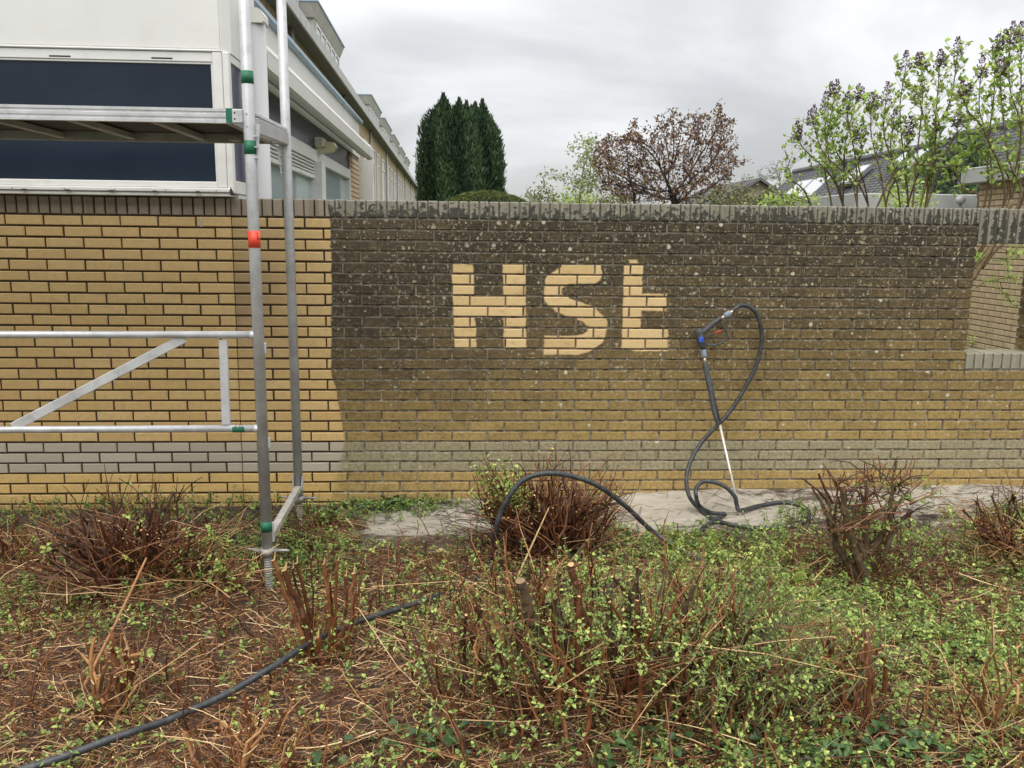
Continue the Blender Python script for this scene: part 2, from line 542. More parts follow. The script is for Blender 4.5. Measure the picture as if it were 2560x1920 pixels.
M_OLIVE = tint_mat("olive_bush_leaves", [(0, (0.10, 0.11, 0.045)), (.6, (0.22, 0.23, 0.09)), (1, (0.42, 0.40, 0.19))], .6, 8, .2)

# metals, paints, plastics
M_ALU = simple("galvanised_tube", (0.50, 0.505, 0.51), .42, .35, .16, 9, .12, 90, (0.28, 0.27, 0.25), .45)
M_ALU2 = simple("aluminium_profile", (0.60, 0.605, 0.61), .38, .4, .12, 7, .06, 80, (0.33, 0.31, 0.28), .5)
M_STEELDK = simple("weathered_steel", (0.36, 0.35, 0.32), .6, .3, .2, 20, .3, 120, (0.14, 0.12, 0.10), .6)
M_GREEN = simple("green_paint", (0.010, 0.13, 0.065), .5, 0, .2, 30)
M_RED = simple("red_tape", (0.80, 0.075, 0.035), .45, 0, .1, 20)
M_BLACK = simple("black_ink", (0.02, 0.02, 0.02), .6)
M_WHITE = simple("white_cladding", (0.74, 0.735, 0.70), .45, 0, .04, 1.6, 0, 1, (0.52, 0.50, 0.45), .16)
M_FRAME = simple("white_window_frame", (0.74, 0.735, 0.70), .4, 0, .04, 3, 0, 1, (0.42, 0.39, 0.33), .25)
M_CREAM = simple("cream_housing", (0.66, 0.645, 0.60), .45, 0, .05, 2, 0, 1, (0.45, 0.42, 0.36), .2)
M_GREYPLASTIC = simple("grey_fascia", (0.50, 0.50, 0.48), .6, 0, .1, 2, 0, 1, (0.27, 0.28, 0.22), .5)
M_GREYPIPE = simple("grey_post_coating", (0.46, 0.465, 0.46), .5, 0, .05, 2)
M_SOFFIT = simple("dark_soffit", (0.17, 0.175, 0.18), .8, 0, .15, 2)
M_BLUE = simple("blue_roof_trim", (0.30, 0.40, 0.49), .4, 0, .1, 3)
M_HOSE = simple("black_rubber_hose", (0.034, 0.037, 0.041), .48, 0, .4, 16, .25, 160, (0.13, 0.13, 0.13), .55)
M_GUN = simple("dusty_black_plastic", (0.05, 0.052, 0.056), .55, 0, .4, 40, .3, 150, (0.16, 0.16, 0.155), .6)
M_GUNBLUE = simple("blue_plastic_badge", (0.035, 0.10, 0.50), .45)
M_GREYBLUE = simple("blue_grey_coupling", (0.20, 0.26, 0.33), .5, 0, .2, 50, 0, 1, (0.35, 0.35, 0.33), .4)
M_BRASS = simple("worn_brass", (0.62, 0.47, 0.33), .4, .6, .2, 60, 0, 1, (0.7, 0.66, 0.58), .5)
M_TRIG = simple("red_trigger", (0.36, 0.055, 0.045), .5, 0, .2, 40)
M_LANCE = simple("pale_lance_tube", (0.66, 0.63, 0.57), .4, .25, .15, 30, 0, 1, (0.4, 0.36, 0.3), .4)
M_LAMPY = simple("yellowed_lamp_plastic", (0.58, 0.53, 0.33), .35, 0, .08, 10)
M_LAMPW = simple("cream_lamp_body", (0.60, 0.57, 0.46), .5, 0, .08, 10)
M_DORMER = simple("grey_dormer_panel", (0.43, 0.42, 0.37), .7, 0, .15, 1.5, 0, 1, (0.24, 0.25, 0.17), .5)
M_TILE = simple("dark_roof_tile", (0.105, 0.105, 0.112), .65, 0, .3, 4, .3, 30)
M_BAND = simple("weathered_grey_band", (0.37, 0.375, 0.36), .7, 0, .12, 2, 0, 1, (0.22, 0.23, 0.18), .5)
M_TILE2 = simple("grey_brown_roof_tile", (0.13, 0.125, 0.125), .75, 0, .3, 4)
M_HBRICK = simple("pale_yellow_brick", (0.50, 0.385, 0.235), .85, 0, .22, 5, .3, 60, (0.30, 0.22, 0.13), .5)
M_HMORT = simple("house_mortar", (0.15, 0.12, 0.09), .9)
M_RENDER = simple("brown_rendered_gable", (0.26, 0.21, 0.165), .85, 0, .15, 1.5)
M_SKYL = simple("skylight_glass", (0.48, 0.50, 0.52), .2, 0, .05, 2)
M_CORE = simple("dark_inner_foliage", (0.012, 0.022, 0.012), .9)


def glass_mat(name, col, rough, spec=.5, streak=None):
    mt, nt, b = new_mat(name)
    n = N(nt)
    o = n.obj()
    t = n.noise(n.vec(n.m("MULTIPLY", n.xyz(o)[0], 1.0), 0.0, n.m("MULTIPLY", n.xyz(o)[2], 2.0)), 1.2, 4)
    c = n.mix(n.mr(t, .35, .7), col, [q * 1.35 + .004 for q in col])
    if streak:
        t2 = n.noise(n.vec(n.m("MULTIPLY", n.xyz(o)[1], 25.0), 0.0, n.xyz(o)[2]), 3, 4)
        c = n.mix(n.mr(t2, .45, .75, 0, .5), c, streak)
    n.put(b.inputs["Base Color"], c)
    n.put(b.inputs["Roughness"], n.mr(t, .3, .7, rough, rough + .06))
    b.inputs["Specular IOR Level"].default_value = spec
    return mt


M_NAVY = glass_mat("navy_panel", (0.008, 0.016, 0.030), .24, .32)
M_VIOLET = glass_mat("violet_grey_panel", (0.055, 0.055, 0.095), .25, .6, (0.16, 0.16, 0.20))
M_PANE = glass_mat("window_glass", (0.40, 0.47, 0.47), .03, 1.0)  # pale blue-grey reflections are put into the base colour
M_FARGLASS = glass_mat("far_window_glass", (0.30, 0.34, 0.35), .05, .9)


def soil_mat():
    mt, nt, b = new_mat("wet_soil")
    n = N(nt)
    P = n.pos()
    a = n.noise(P, 9, 6, .7)
    f = n.noise(P, 120, 5, .7)
    c = n.ramp(a, [(.3, (0.030, 0.019, 0.012)), (.55, (0.080, 0.047, 0.027)), (.75, (0.14, 0.085, 0.048))])
    c = n.mix(n.mr(f, .45, .62, 0, .6), c, (0.19, 0.10, 0.05))
    n.put(b.inputs["Base Color"], c)
    n.put(b.inputs["Roughness"], n.mr(a, .3, .7, .45, .85))
    n.bump(n.m("ADD", f, a), .8, .02, b)
    return mt


def sand_mat():
    mt, nt, b = new_mat("wet_sand")
    n = N(nt)
    P = n.pos()
    x, y, z = n.xyz(P)
    a = n.noise(n.vec(x, n.m("MULTIPLY", y, 2.5), z), 3.2, 6, .6, .6)
    f = n.noise(P, 90, 5, .7)
    c = n.ramp(a, [(.32, (0.27, 0.235, 0.185)), (.5, (0.42, 0.375, 0.30)), (.66, (0.55, 0.505, 0.42))])
    c = n.mix(n.mr(f, .5, .72, 0, .5), c, (0.16, 0.14, 0.11))
    c = n.mix(n.mr(n.noise(P, 24, 5, .7), .62, .7, 0, .55), c, (0.58, 0.56, 0.50))
    so = n.noise(n.vec(x, n.m("MULTIPLY", y, 1.6), z), 5, 6, .7)
    w = n.mr(x, -1.25, -.75, .34, 0)
    w = n.m("ADD", w, n.mr(n.m("ABSOLUTE", n.m("SUBTRACT", x, 0.12)), .15, .6, .24, 0))
    w = n.m("ADD", w, n.mr(y, -.50, -.90, 0, .42))
    w = n.m("ADD", w, n.mr(y, -.10, 0.0, 0, .07))
    w = n.m("ADD", w, n.mr(n.m("ABSOLUTE", n.m("SUBTRACT", x, 2.0)), .1, .5, .12, 0))
    c = n.mix(n.mr(n.m("ADD", so, w), .57, .68), c, n.mix(f, (0.05, 0.038, 0.026), (0.14, 0.105, 0.07)))
    n.put(b.inputs["Base Color"], c)
    n.put(b.inputs["Roughness"], n.mr(a, .4, .62, .8, .32))
    n.bump(n.m("ADD", f, n.m("MULTIPLY", a, 1.5)), .5, .012, b)
    return mt


M_SOIL = soil_mat()
M_SAND = sand_mat()
M_LAWN = simple("garden_ground", (0.08, 0.10, 0.04), .9, 0, .3, 1)


# ------------------------------------------------------------------ mesh builder
class MB:
    def __init__(s):
        s.V = []; s.nv = 0; s.F = []; s.T = []; s.MI = []

    def add(s, verts, faces, tint=0.5, mi=0):
        v = np.asarray(verts, float).reshape(-1, 3)
        f = np.asarray(faces, int)
        if f.ndim == 1:
            f = f.reshape(1, -1)
        s.V.append(v)
        s.F.append(f + s.nv)
        t = np.full(len(f), tint, float) if np.isscalar(tint) else np.asarray(tint, float)
        s.T.append(t)
        s.MI.append(np.full(len(f), mi, int))
        s.nv += len(v)
        return s

    def box(s, x0, x1, y0, y1, z0, z1, tint=.5, mi=0):
        v = [(x0, y0, z0), (x1, y0, z0), (x1, y1, z0), (x0, y1, z0), (x0, y0, z1), (x1, y0, z1), (x1, y1, z1), (x0, y1, z1)]
        return s.add(v, [(0, 3, 2, 1), (4, 5, 6, 7), (0, 1, 5, 4), (1, 2, 6, 5), (2, 3, 7, 6), (3, 0, 4, 7)], tint, mi)

    def bbox(s, x0, x1, y0, y1, z0, z1, bv=.004, tint=.5, mi=0):
        """box with chamfered edges"""
        b = min(bv, abs(x1 - x0) * .45, abs(y1 - y0) * .45, abs(z1 - z0) * .45)
        P = []
        idx = {}
        for i, X in enumerate((x0, x1)):
            for j, Y in enumerate((y0, y1)):
                for k, Z in enumerate((z0, z1)):
                    sx, sy, sz = (1, -1)[i], (1, -1)[j], (1, -1)[k]
                    idx[i, j, k, 0] = len(P); P.append((X, Y + sy * b, Z + sz * b))
                    idx[i, j, k, 1] = len(P); P.append((X + sx * b, Y, Z + sz * b))
                    idx[i, j, k, 2] = len(P); P.append((X + sx * b, Y + sy * b, Z))
        Q = []
        I = lambda i, j, k, a: idx[i, j, k, a]
        for i in (0, 1):
            q = [I(i, 0, 0, 0), I(i, 1, 0, 0), I(i, 1, 1, 0), I(i, 0, 1, 0)]
            Q.append(q if i else q[::-1])
            q = [I(0, i, 0, 1), I(1, i, 0, 1), I(1, i, 1, 1), I(0, i, 1, 1)]
            Q.append(q[::-1] if i else q)
            q = [I(0, 0, i, 2), I(1, 0, i, 2), I(1, 1, i, 2), I(0, 1, i, 2)]
            Q.append(q if i else q[::-1])
        for i in (0, 1):
            for j in (0, 1):
                Q.append([I(i, j, 0, 0), I(i, j, 1, 0), I(i, j, 1, 1), I(i, j, 0, 1)])
                Q.append([I(i, 0, j, 0), I(i, 1, j, 0), I(i, 1, j, 2), I(i, 0, j, 2)])
                Q.append([I(0, i, j, 1), I(1, i, j, 1), I(1, i, j, 2), I(0, i, j, 2)])
        s.add(P, Q, tint, mi)
        T3 = [[n_ * 3, n_ * 3 + 1, n_ * 3 + 2] for n_ in range(8)]
        s.F.append(np.array(T3) + s.nv - 24); s.T.append(np.full(8, tint, float)); s.MI.append(np.full(8, mi, int))
        return s

    def tube(s, pts, rad, sides=8, tint=.5, caps=True, captint=None, mi=0, flat=1.0):
        pts = np.asarray(pts, float)
        K = len(pts)
        rad = np.full(K, rad, float) if np.isscalar(rad) else np.asarray(rad, float)
        tan = np.gradient(pts, axis=0)
        tan /= np.linalg.norm(tan, axis=1)[:, None] + 1e-12
        a = np.array([0, 0, 1.0]) if abs(tan[0][2]) < .9 else np.array([1.0, 0, 0])
        u = np.cross(tan[0], a); u /= np.linalg.norm(u)
        ang = np.arange(sides) * 2 * math.pi / sides
        vs = []
        for i in range(K):
            u = u - tan[i] * (u @ tan[i]); u /= np.linalg.norm(u) + 1e-12
            w = np.cross(tan[i], u)
            vs.append(pts[i] + rad[i] * (np.cos(ang)[:, None] * u + np.sin(ang)[:, None] * w * flat))
        v = np.concatenate(vs)
        f = []
        for i in range(K - 1):
            for j in range(sides):
                j2 = (j + 1) % sides
                f.append((i * sides + j, i * sides + j2, (i + 1) * sides + j2, (i + 1) * sides + j))
        s.add(v, f, tint, mi)
        if caps:
            base = s.nv - len(v)
            ct = tint if captint is None else captint
            s.F.append(np.array([[base + j for j in range(sides)][::-1]])); s.T.append(np.array([tint])); s.MI.append(np.array([mi]))
            s.F.append(np.array([[base + (K - 1) * sides + j for j in range(sides)]])); s.T.append(np.array([ct])); s.MI.append(np.array([mi]))
        return s

    def strands(s, P, R, sides=3, tint=None, mi=0):
        """P (N,K,3) points, R (N,K) radii: many thin tubes at once"""
        Nn, K, _ = P.shape
        t = np.gradient(P, axis=1)
        t /= np.linalg.norm(t, axis=2)[..., None] + 1e-12
        a = np.where(np.abs(t[:, :1, 2:3]) < .8, np.array([0, 0, 1.0]), np.array([1.0, 0, 0]))
        a = np.broadcast_to(a, t.shape)
        u = np.cross(t, a); u /= np.linalg.norm(u, axis=2)[..., None] + 1e-12
        w = np.cross(t, u)
        ang = np.arange(sides) * 2 * math.pi / sides
        v = P[:, :, None, :] + R[:, :, None, None] * (np.cos(ang)[None, None, :, None] * u[:, :, None, :] + np.sin(ang)[None, None, :, None] * w[:, :, None, :])
        i, j = np.meshgrid(np.arange(K - 1), np.arange(sides), indexing="ij")
        j2 = (j + 1) % sides
        f = np.stack([i * sides + j, i * sides + j2, (i + 1) * sides + j2, (i + 1) * sides + j], -1).reshape(-1, 4)
        F = (np.arange(Nn)[:, None, None] * (K * sides) + f[None]).reshape(-1, 4)
        tt = .5 if tint is None else np.repeat(tint, len(f))
        s.add(v.reshape(-1, 3), F, tt, mi)
        # end caps, brighter where cut
        base = s.nv - Nn * K * sides
        c = base + np.arange(Nn)[:, None] * (K * sides) + (K - 1) * sides + np.arange(sides)[None]
        s.F.append(c); s.T.append(np.clip((np.full(Nn, .5) if tint is None else tint) + .35, 0, 1)); s.MI.append(np.full(Nn, mi))
        return s

    def leaves(s, pos, d, nrm, ln, wd, tint, fold=.25, curl=.15, mi=0, shape=None):
        """leaf blades with a folded midrib, six-point outline"""
        pos = np.asarray(pos, float); Nn = len(pos)
        if Nn == 0:
            return s
        d = d / (np.linalg.norm(d, axis=1)[:, None] + 1e-9)
        sd_ = np.cross(d, nrm); sd_ /= np.linalg.norm(sd_, axis=1)[:, None] + 1e-9
        nn = np.cross(sd_, d)
        ln = np.broadcast_to(ln, (Nn,)); wd = np.broadcast_to(wd, (Nn,))
        L_, W_ = ln[:, None], wd[:, None]
        a = pos
        m1 = pos + d * L_ * .42 - nn * W_ * 0
        tip = pos + d * L_ - nn * L_ * curl
        l1 = pos + d * L_ * .30 + sd_ * W_ * .5 + nn * W_ * fold
        l2 = pos + d * L_ * .68 + sd_ * W_ * .36 + nn * (W_ * fold * .7 - L_ * curl * .4)
        r1 = pos + d * L_ * .30 - sd_ * W_ * .5 + nn * W_ * fold
        r2 = pos + d * L_ * .68 - sd_ * W_ * .36 + nn * (W_ * fold * .7 - L_ * curl * .4)
        V = np.stack([a, l1, l2, tip, r2, r1, m1], 1).reshape(-1, 3)
        f = np.array([[0, 1, 6], [1, 2, 6], [2, 3, 6], [3, 4, 6], [4, 5, 6], [5, 0, 6]])
        F = (np.arange(Nn)[:, None, None] * 7 + f[None]).reshape(-1, 3)
        tt = np.repeat(np.broadcast_to(tint, (Nn,)), 6)
        return s.add(V, F, tt, mi)

    def blades(s, pos, d, sd_, ln, wd, tint, mi=0):
        """plain diamonds, 2 triangles, for far foliage"""
        pos = np.asarray(pos, float); Nn = len(pos)
        ln = np.broadcast_to(ln, (Nn,))[:, None]; wd = np.broadcast_to(wd, (Nn,))[:, None]
        V = np.stack([pos, pos + d * ln * .45 + sd_ * wd * .5, pos + d * ln, pos + d * ln * .45 - sd_ * wd * .5], 1).reshape(-1, 3)
        F = np.arange(Nn * 4).reshape(-1, 4)
        return s.add(V, F, np.broadcast_to(tint, (Nn,)).copy(), mi)

    def mesh(s, name, mats, smooth=False, smooth_n=None):
        me = bpy.data.meshes.new(name)
        V = np.concatenate(s.V)
        me.vertices.add(len(V))
        me.vertices.foreach_set("co", V.ravel())
        loops = np.concatenate([f.ravel() for f in s.F])
        sizes = np.concatenate([np.full(len(f), f.shape[1]) for f in s.F])
        starts = np.concatenate([[0], np.cumsum(sizes)[:-1]])
        me.loops.add(len(loops))
        me.loops.foreach_set("vertex_index", loops)
        me.polygons.add(len(sizes))
        me.polygons.foreach_set("loop_start", starts)
        me.polygons.foreach_set("loop_total", sizes)
        if not isinstance(mats, (list, tuple)):
            mats = [mats]
        for mt in mats:
            me.materials.append(mt)
        me.polygons.foreach_set("material_index", np.concatenate(s.MI))
        me.polygons.foreach_set("use_smooth", np.full(len(sizes), smooth))
        at = me.attributes.new("tint", "FLOAT", "FACE")
        at.data.foreach_set("value", np.clip(np.concatenate(s.T), 0, 1).astype(np.float32))
        me.update(calc_edges=True)
        me.validate()
        return me

    def build(s, name, mats, parent=None, smooth=False, loc=None):
        if loc is not None:
            s.V = [v - np.asarray(loc) for v in s.V]
        o = bpy.data.objects.new(name, s.mesh(name, mats, smooth))
        scene.collection.objects.link(o)
        if loc is not None and parent is None:
            o.location = loc
        if parent is not None:
            o.parent = parent
            if name in STUFF_PARTS:
                o["kind"] = "stuff"
        return o


STUFF_PARTS = {"side_shoots", "loose_stems", "leafy_shoots", "leaves", "low_twigs", "arching_twigs", "foliage", "twigs", "shoots", "branches"}


def link_mesh(name, me, parent=None, loc=(0, 0, 0)):
    o = bpy.data.objects.new(name, me)
    scene.collection.objects.link(o)
    o.location = loc
    if parent is not None:
        o.parent = parent
    return o


def thing(name, label, cat, loc=(0, 0, 0), group=None):
    o = bpy.data.objects.new(name, None)
    o.empty_display_size = .1
    scene.collection.objects.link(o)
    o.location = [float(q) for q in loc]
    o["label"] = label
    o["category"] = cat
    if group:
        o["group"] = group
    return o


def tag(o, label=None, cat=None, group=None, kind=None):
    if label: o["label"] = label
    if cat: o["category"] = cat
    if group: o["group"] = group
    if kind: o["kind"] = kind
    return o


def prism_y(mb, poly_xz, y0, y1, tint=.5, mi=0):
    """extrude an xz polygon along y"""
    k = len(poly_xz)
    v = [(p[0], y0, p[1]) for p in poly_xz] + [(p[0], y1, p[1]) for p in poly_xz]
    mb.add(v, [[(i, (i + 1) % k, (i + 1) % k + k, i + k)][0] for i in range(k)], tint, mi)
    mb.F.append(np.array([list(range(k))[::-1]]) + mb.nv - 2 * k); mb.T.append(np.array([tint])); mb.MI.append(np.array([mi]))
    mb.F.append(np.array([[i + k for i in range(k)]]) + mb.nv - 2 * k); mb.T.append(np.array([tint])); mb.MI.append(np.array([mi]))


def smoothpath(ctrl, n=12):
    """Catmull-Rom through control points"""
    c = [np.asarray(p, float) for p in ctrl]
    c = [2 * c[0] - c[1]] + c + [2 * c[-1] - c[-2]]
    out = []
    for i in range(1, len(c) - 2):
        for k in range(n):
            t = k / n
            a, b, d, e = c[i - 1], c[i], c[i + 1], c[i + 2]
            out.append(.5 * ((2 * b) + (d - a) * t + (2 * a - 5 * b + 4 * d - e) * t * t + (3 * b - a - 3 * d + e) * t ** 3))
    out.append(c[-2])
    return np.array(out)


# ------------------------------------------------------------------ ground
g = MB()
g.add([(-300, -60, -0.05), (300, -60, -0.05), (300, 400, -0.05), (-300, 400, -0.05)], [(0, 1, 2, 3)])
tag(g.build("ground", M_LAWN), kind="structure")

def sheet(x0, x1, y0, y1, nx, ny, fz):
    xs = np.linspace(x0, x1, nx); ys = np.linspace(y0, y1, ny)
    X, Y = np.meshgrid(xs, ys)
    Z = fz(X, Y)
    v = np.stack([X, Y, Z], -1).reshape(-1, 3)
    i, j = np.meshgrid(np.arange(ny - 1), np.arange(nx - 1), indexing="ij")
    a = (i * nx + j).ravel()
    return v, np.stack([a, a + 1, a + nx + 1, a + nx], -1)


g = MB()
g.add(*sheet(-5.5, 5.5, -6.5, -0.62, 220, 130, lambda x, y: ground_z(x, y) - .035 * np.clip((y + .95) / .33, 0, 1)))
tag(g.build("planting_bed", M_SOIL, smooth=True), kind="structure")


def sand_z(x, y):
    return 0.078 + 0.025 * np.clip(x, -3, 3) + (vnoise(x * 3, y * 6) - .5) * .03 + (vnoise(x * 11, y * 15) - .5) * .009 + .02 * np.clip((y + .25) / .25, 0, 1) - .05 * np.clip((-y - .75) / .25, 0, 1)


g = MB()
g.add(*sheet(-5.5, 5.5, -1.02, 0.02, 260, 50, sand_z))
tag(g.build("sand_strip", M_SAND, smooth=True), kind="structure")


# ------------------------------------------------------------------ the garden wall
def brick_variants(l, d, h, k=5, bv=.004):
    out = []
    for i in range(k):
        mb = MB()
        j = lambda a=.0016: random.uniform(-a, a)
        # front face inset ring -> chamfer; slightly irregular corners
        x0, x1, z0, z1 = 0 + j(), l + j(), 0 + j(.0012), h + j(.0012)
        fr = [(x0 + bv + j(), 0, z0 + bv + j(.001)), (x1 - bv + j(), 0, z0 + bv + j(.001)), (x1 - bv + j(), 0, z1 - bv + j(.001)), (x0 + bv + j(), 0, z1 - bv + j(.001))]
        md = [(x0, bv, z0), (x1, bv, z0), (x1, bv, z1), (x0, bv, z1)]
        bk = [(x0, d, z0), (x1, d, z0), (x1, d, z1), (x0, d, z1)]
        f = [(0, 1, 2, 3)]
        for a in range(4):
            b = (a + 1) % 4
            f.append((a, a + 4, b + 4, b)); f.append((a + 4, a + 8, b + 8, b + 4))
        f.append((11, 10, 9, 8))
        mb.add(fr + md + bk, f)
        out.append(mb)
    return out


JT = 0.0112
BH = H - JT
_bm = {}


def brick_mesh(l, d=.10, h=BH, mat=None):
    key = (round(l, 3), d, round(h, 3), mat.name)
    if key not in _bm:
        _bm[key] = [(v, v.mesh("brick", mat)) for v in brick_variants(l, d, h, 5 if abs(l - .209) < .003 or abs(l - .051) < .003 else 2)]
    return random.choice(_bm[key])


def row_bricks(x0, x1, odd, origin):
    """bricks between x0 and x1 in a running bond whose joints of odd courses fall on origin + k*L"""
    o = origin if odd else origin + L / 2
    k = math.floor((x0 - o) / L)
    res = []
    while o + k * L < x1 - .02:
        a, b = max(o + k * L + JT / 2, x0), min(o + (k + 1) * L - JT / 2, x1)
        if b - a > .025:
            res.append((a, b))
        k += 1
    return res


def make_wall(name, label, sections, origin, copes, cores, groupname):
    """sections: list of (first_row, last_row, x0, x1, depth)"""
    t = thing(name, label, "wall", ((sections[0][2] + sections[0][3]) / 2, .1, 0), groupname)
    T = np.array(t.location)
    yb, gb = [], []
    for (ra, rb, x0, x1, dep) in sections:
        for r in range(ra, rb + 1):
            for (a, b) in row_bricks(x0, x1, r % 2 == 1, origin):
                zt = TOPZ - (r - 1) * H - JT
                rec = (a, b, zt - BH, dep)
                (gb if 22 <= r <= 24 else yb).append(rec)

    def score(q):
        c = (q[0] + q[1]) / 2
        d = np.array([c, 0, q[2] + .03]) - CAM
        dep = d @ FW
        px, py = 1280 + FPX * (d @ RT) / dep, 960 - FPX * (d @ UP) / dep
        if not (0 < px < 2560):
            return 1e6
        return dep + (5 if py > 1250 else 0) + (2 if q[1] - q[0] < .2 else 0)

    for lst, nm in ((yb, "brick"), (gb, "grey_brick")):
        lst.sort(key=score)
        rest = MB()
        for i, (a, b, z, dep) in enumerate(lst):
            l = b - a
            l = round(l, 3)
            mbv, me = brick_mesh(l, dep, BH, M_BRICK)
            off = np.array([a, random.uniform(-.0018, .0018), z + random.uniform(-.0008, .0008)])
            if i < 300 and score(lst[i]) < 1e5:
                o = link_mesh(nm, me, t, off - T)
            else:
                nv = rest.nv
                rest.V.append(np.concatenate(mbv.V) + off); rest.F += [f + nv for f in mbv.F]; rest.T += mbv.T; rest.MI += mbv.MI
                rest.nv += len(rest.V[-1])
        if rest.nv:
            tag(rest.build("outer_" + nm + "s", M_BRICK, t, loc=T), kind="stuff")
    for (x0, x1, z0, hgt, pitch, dep) in copes:
        x = x0
        k = 0
        while x < x1 - .02:
            w = min(pitch - .0095, x1 - x)
            _, me = brick_mesh(round(w, 3), dep, hgt, M_COPE)
            link_mesh("coping_brick", me, t, np.array([x, random.uniform(-.0015, .0015), z0 + random.uniform(-.0012, .0012)]) - T)
            x += pitch + random.uniform(-.0008, .0008)
            k += 1
    c = MB()
    for q in cores:
        c.box(*q)
    c.build("mortar_core", M_MORTAR, t, loc=T)
    return t


OPX = 2.858          # left edge of the opening
PILX = float(on_y(2549, 760, 0.21)[0])
ZR = lambda r: TOPZ - r * H       # underside of course r
make_wall("garden_wall", "right length of brick garden wall, grimy with half-washed letters HSt on it", [
    (1, 13, XJ + .002, OPX, .10), (14, 14, XJ + .002, OPX, .10), (15, 29, XJ + .002, 4.6, .10), (4, 13, PILX, 4.6, .21)], 0.0,
    [(XJ + .003, OPX - .002, TOPZ, .10, .0616, .21), (OPX + .001, 4.6, 1.735, .2155, .0616, .21), (OPX + .004, 4.6, ZR(14) + .006, .10, .0616, .21)],
    [(XJ + .004, OPX - .008, .010, .19, -.2, TOPZ + .002), (XJ + .004, OPX - .01, .014, .20, TOPZ, TOPZ + .094),
     (OPX - .008, 4.6, .009, .19, -.2, ZR(14) + .004), (OPX + .003, 4.6, .012, .20, ZR(14) + .004, ZR(14) + .098),
     (PILX + .008, 4.6, .009, .2, ZR(14) + .1, 1.735), (OPX + .006, 4.6, .012, .20, 1.738, 1.944)], None)
# left length: joints of course 1 measured at pixel 5.8 + the drift of the older bond
o_left = float(on_y(106.9, 546, 0.0)[0]) + .002
wl_ = make_wall("garden_wall", "left length of brick garden wall, washed clean yellow, ending at the thin vertical joint", [
    (1, 29, -4.7, XJ - .003, .10)], o_left, [(-4.7, XJ - .004, TOPZ, .10, .0616 * 1.03, .21)],
    [(-4.7, XJ - .005, .009, .19, -.2, TOPZ + .002), (-4.7, XJ - .006, .012, .2, TOPZ, TOPZ + .094)], None)


q = on_y(503, 556, -.002)
for k in range(6):
    mb = MB(); mb.bbox(q[0] - .006, q[0] + .006, -.004, .02, q[2] - .026 + k * .009, q[2] - .021 + k * .009, .001)
    mb.build("weep_vent_fin", M_GREYPLASTIC, wl_, loc=np.array(wl_.location))

# ------------------------------------------------------------------ white bay of the shop/house, over the wall
def zy(py, px, Y):
    return float(on_y(px, py, Y)[2])


BY = -0.045
BX = float(on_y(575, 300, BY)[0])          # right front corner of the bay
t = thing("bay_window", "white clad bay with navy blue window panels above the left wall", "bay window", (BX - 1.2, .4, 1.95))
T = np.array(t.location)
z_sill = 1.957
z_g0 = zy(451, 300, BY); z_g1 = zy(150, 300, BY); z_f1 = zy(119, 300, BY)
XL = -5.0
gx1 = float(on_y(538, 300, BY)[0])
mb = MB()
mb.bbox(XL, BX - .035, BY, .62, z_f1 + .002, 4.6, .006)
mb.build("cladding_panel", M_WHITE, t, loc=T)
mb = MB()
prism = [(BX - .034, BY + .0), (BX - .030, BY - .002), (BX + .012, BY + .05), (BX + .012, .62), (BX - .034, .62)]
v = [(p[0], p[1], z_f1 - .01) for p in prism] + [(p[0], p[1], 4.6) for p in prism]
mb.add(v, [(i, (i + 1) % 5, (i + 1) % 5 + 5, i + 5) for i in range(5)]); mb.F.append(np.array([[4, 3, 2, 1, 0], [5, 6, 7, 8, 9]])); mb.T.append(np.full(2, .5)); mb.MI.append(np.zeros(2, int))
mb.build("corner_cladding", M_WHITE, t, loc=T)
fr = MB()
fr.bbox(XL, BX - .03, BY - .012, .12, z_g1 + .055, z_f1, .004)         # head
fr.bbox(XL, gx1, BY - .002, .12, z_g1, z_g1 + .053, .003)
fr.bbox(gx1, BX - .03, BY - .010, .12, z_g0 - .035, z_g1 + .054, .004)   # right stile
fr.bbox(XL, gx1 - .001, BY - .006, .12, z_g0 - .036, z_g0, .004)
fr.bbox(XL, BX - .005, BY - .03, .14, z_sill + .022, z_g0 - .038, .005)   # sill board
fr.bbox(XL, BX - .015, BY - .02, .14, z_sill, z_sill + .02, .004)
fr.build("window_frame", M_FRAME, t, loc=T)
# inner bead, thin, and drip slots
bd = MB()
bd.bbox(XL, gx1 - .004, BY + .004, BY + .02, z_g1 - .012, z_g1 - .001, .002)
bd.bbox(gx1 - .012, gx1 - .001, BY + .004, BY + .02, z_g0 + .001, z_g1 - .013, .002)
bd.build("glazing_bead", M_FRAME, t, loc=T)
mb = MB(); mb.box(XL, gx1 - .002, BY + .014, BY + .03, z_g0 + .002, z_g1 - .002)
mb.build("navy_panel", M_NAVY, t, loc=T)
for px in (150, 405):
    q = on_y(px, 137 + px * .02, BY)
    mb = MB(); mb.bbox(q[0] - .06, q[0] + .06, BY - .0035, BY + .01, q[2] - .006, q[2] + .004, .002)
    mb.build("vent_slot", M_BLACK, t, loc=T)
for px in (65, 175, 283, 391, 498):
    q = on_y(px, 458.5 + px * .017, BY)
    mb = MB(); mb.box(q[0] - .012, q[0] + .012, BY - .0355, BY - .02, z_g0 - .062, z_g0 - .056)
    mb.build("drain_slot", M_BLACK, t, loc=T)
for px in (38, 168, 293, 419, 545):
    q = on_y(px, 480, BY)
    mb = MB(); mb.tube([(q[0], BY - .036, z_sill + .033), (q[0], BY - .02, z_sill + .033)], .0035, 6)
    mb.build("screw", M_STEELDK, t, loc=T)
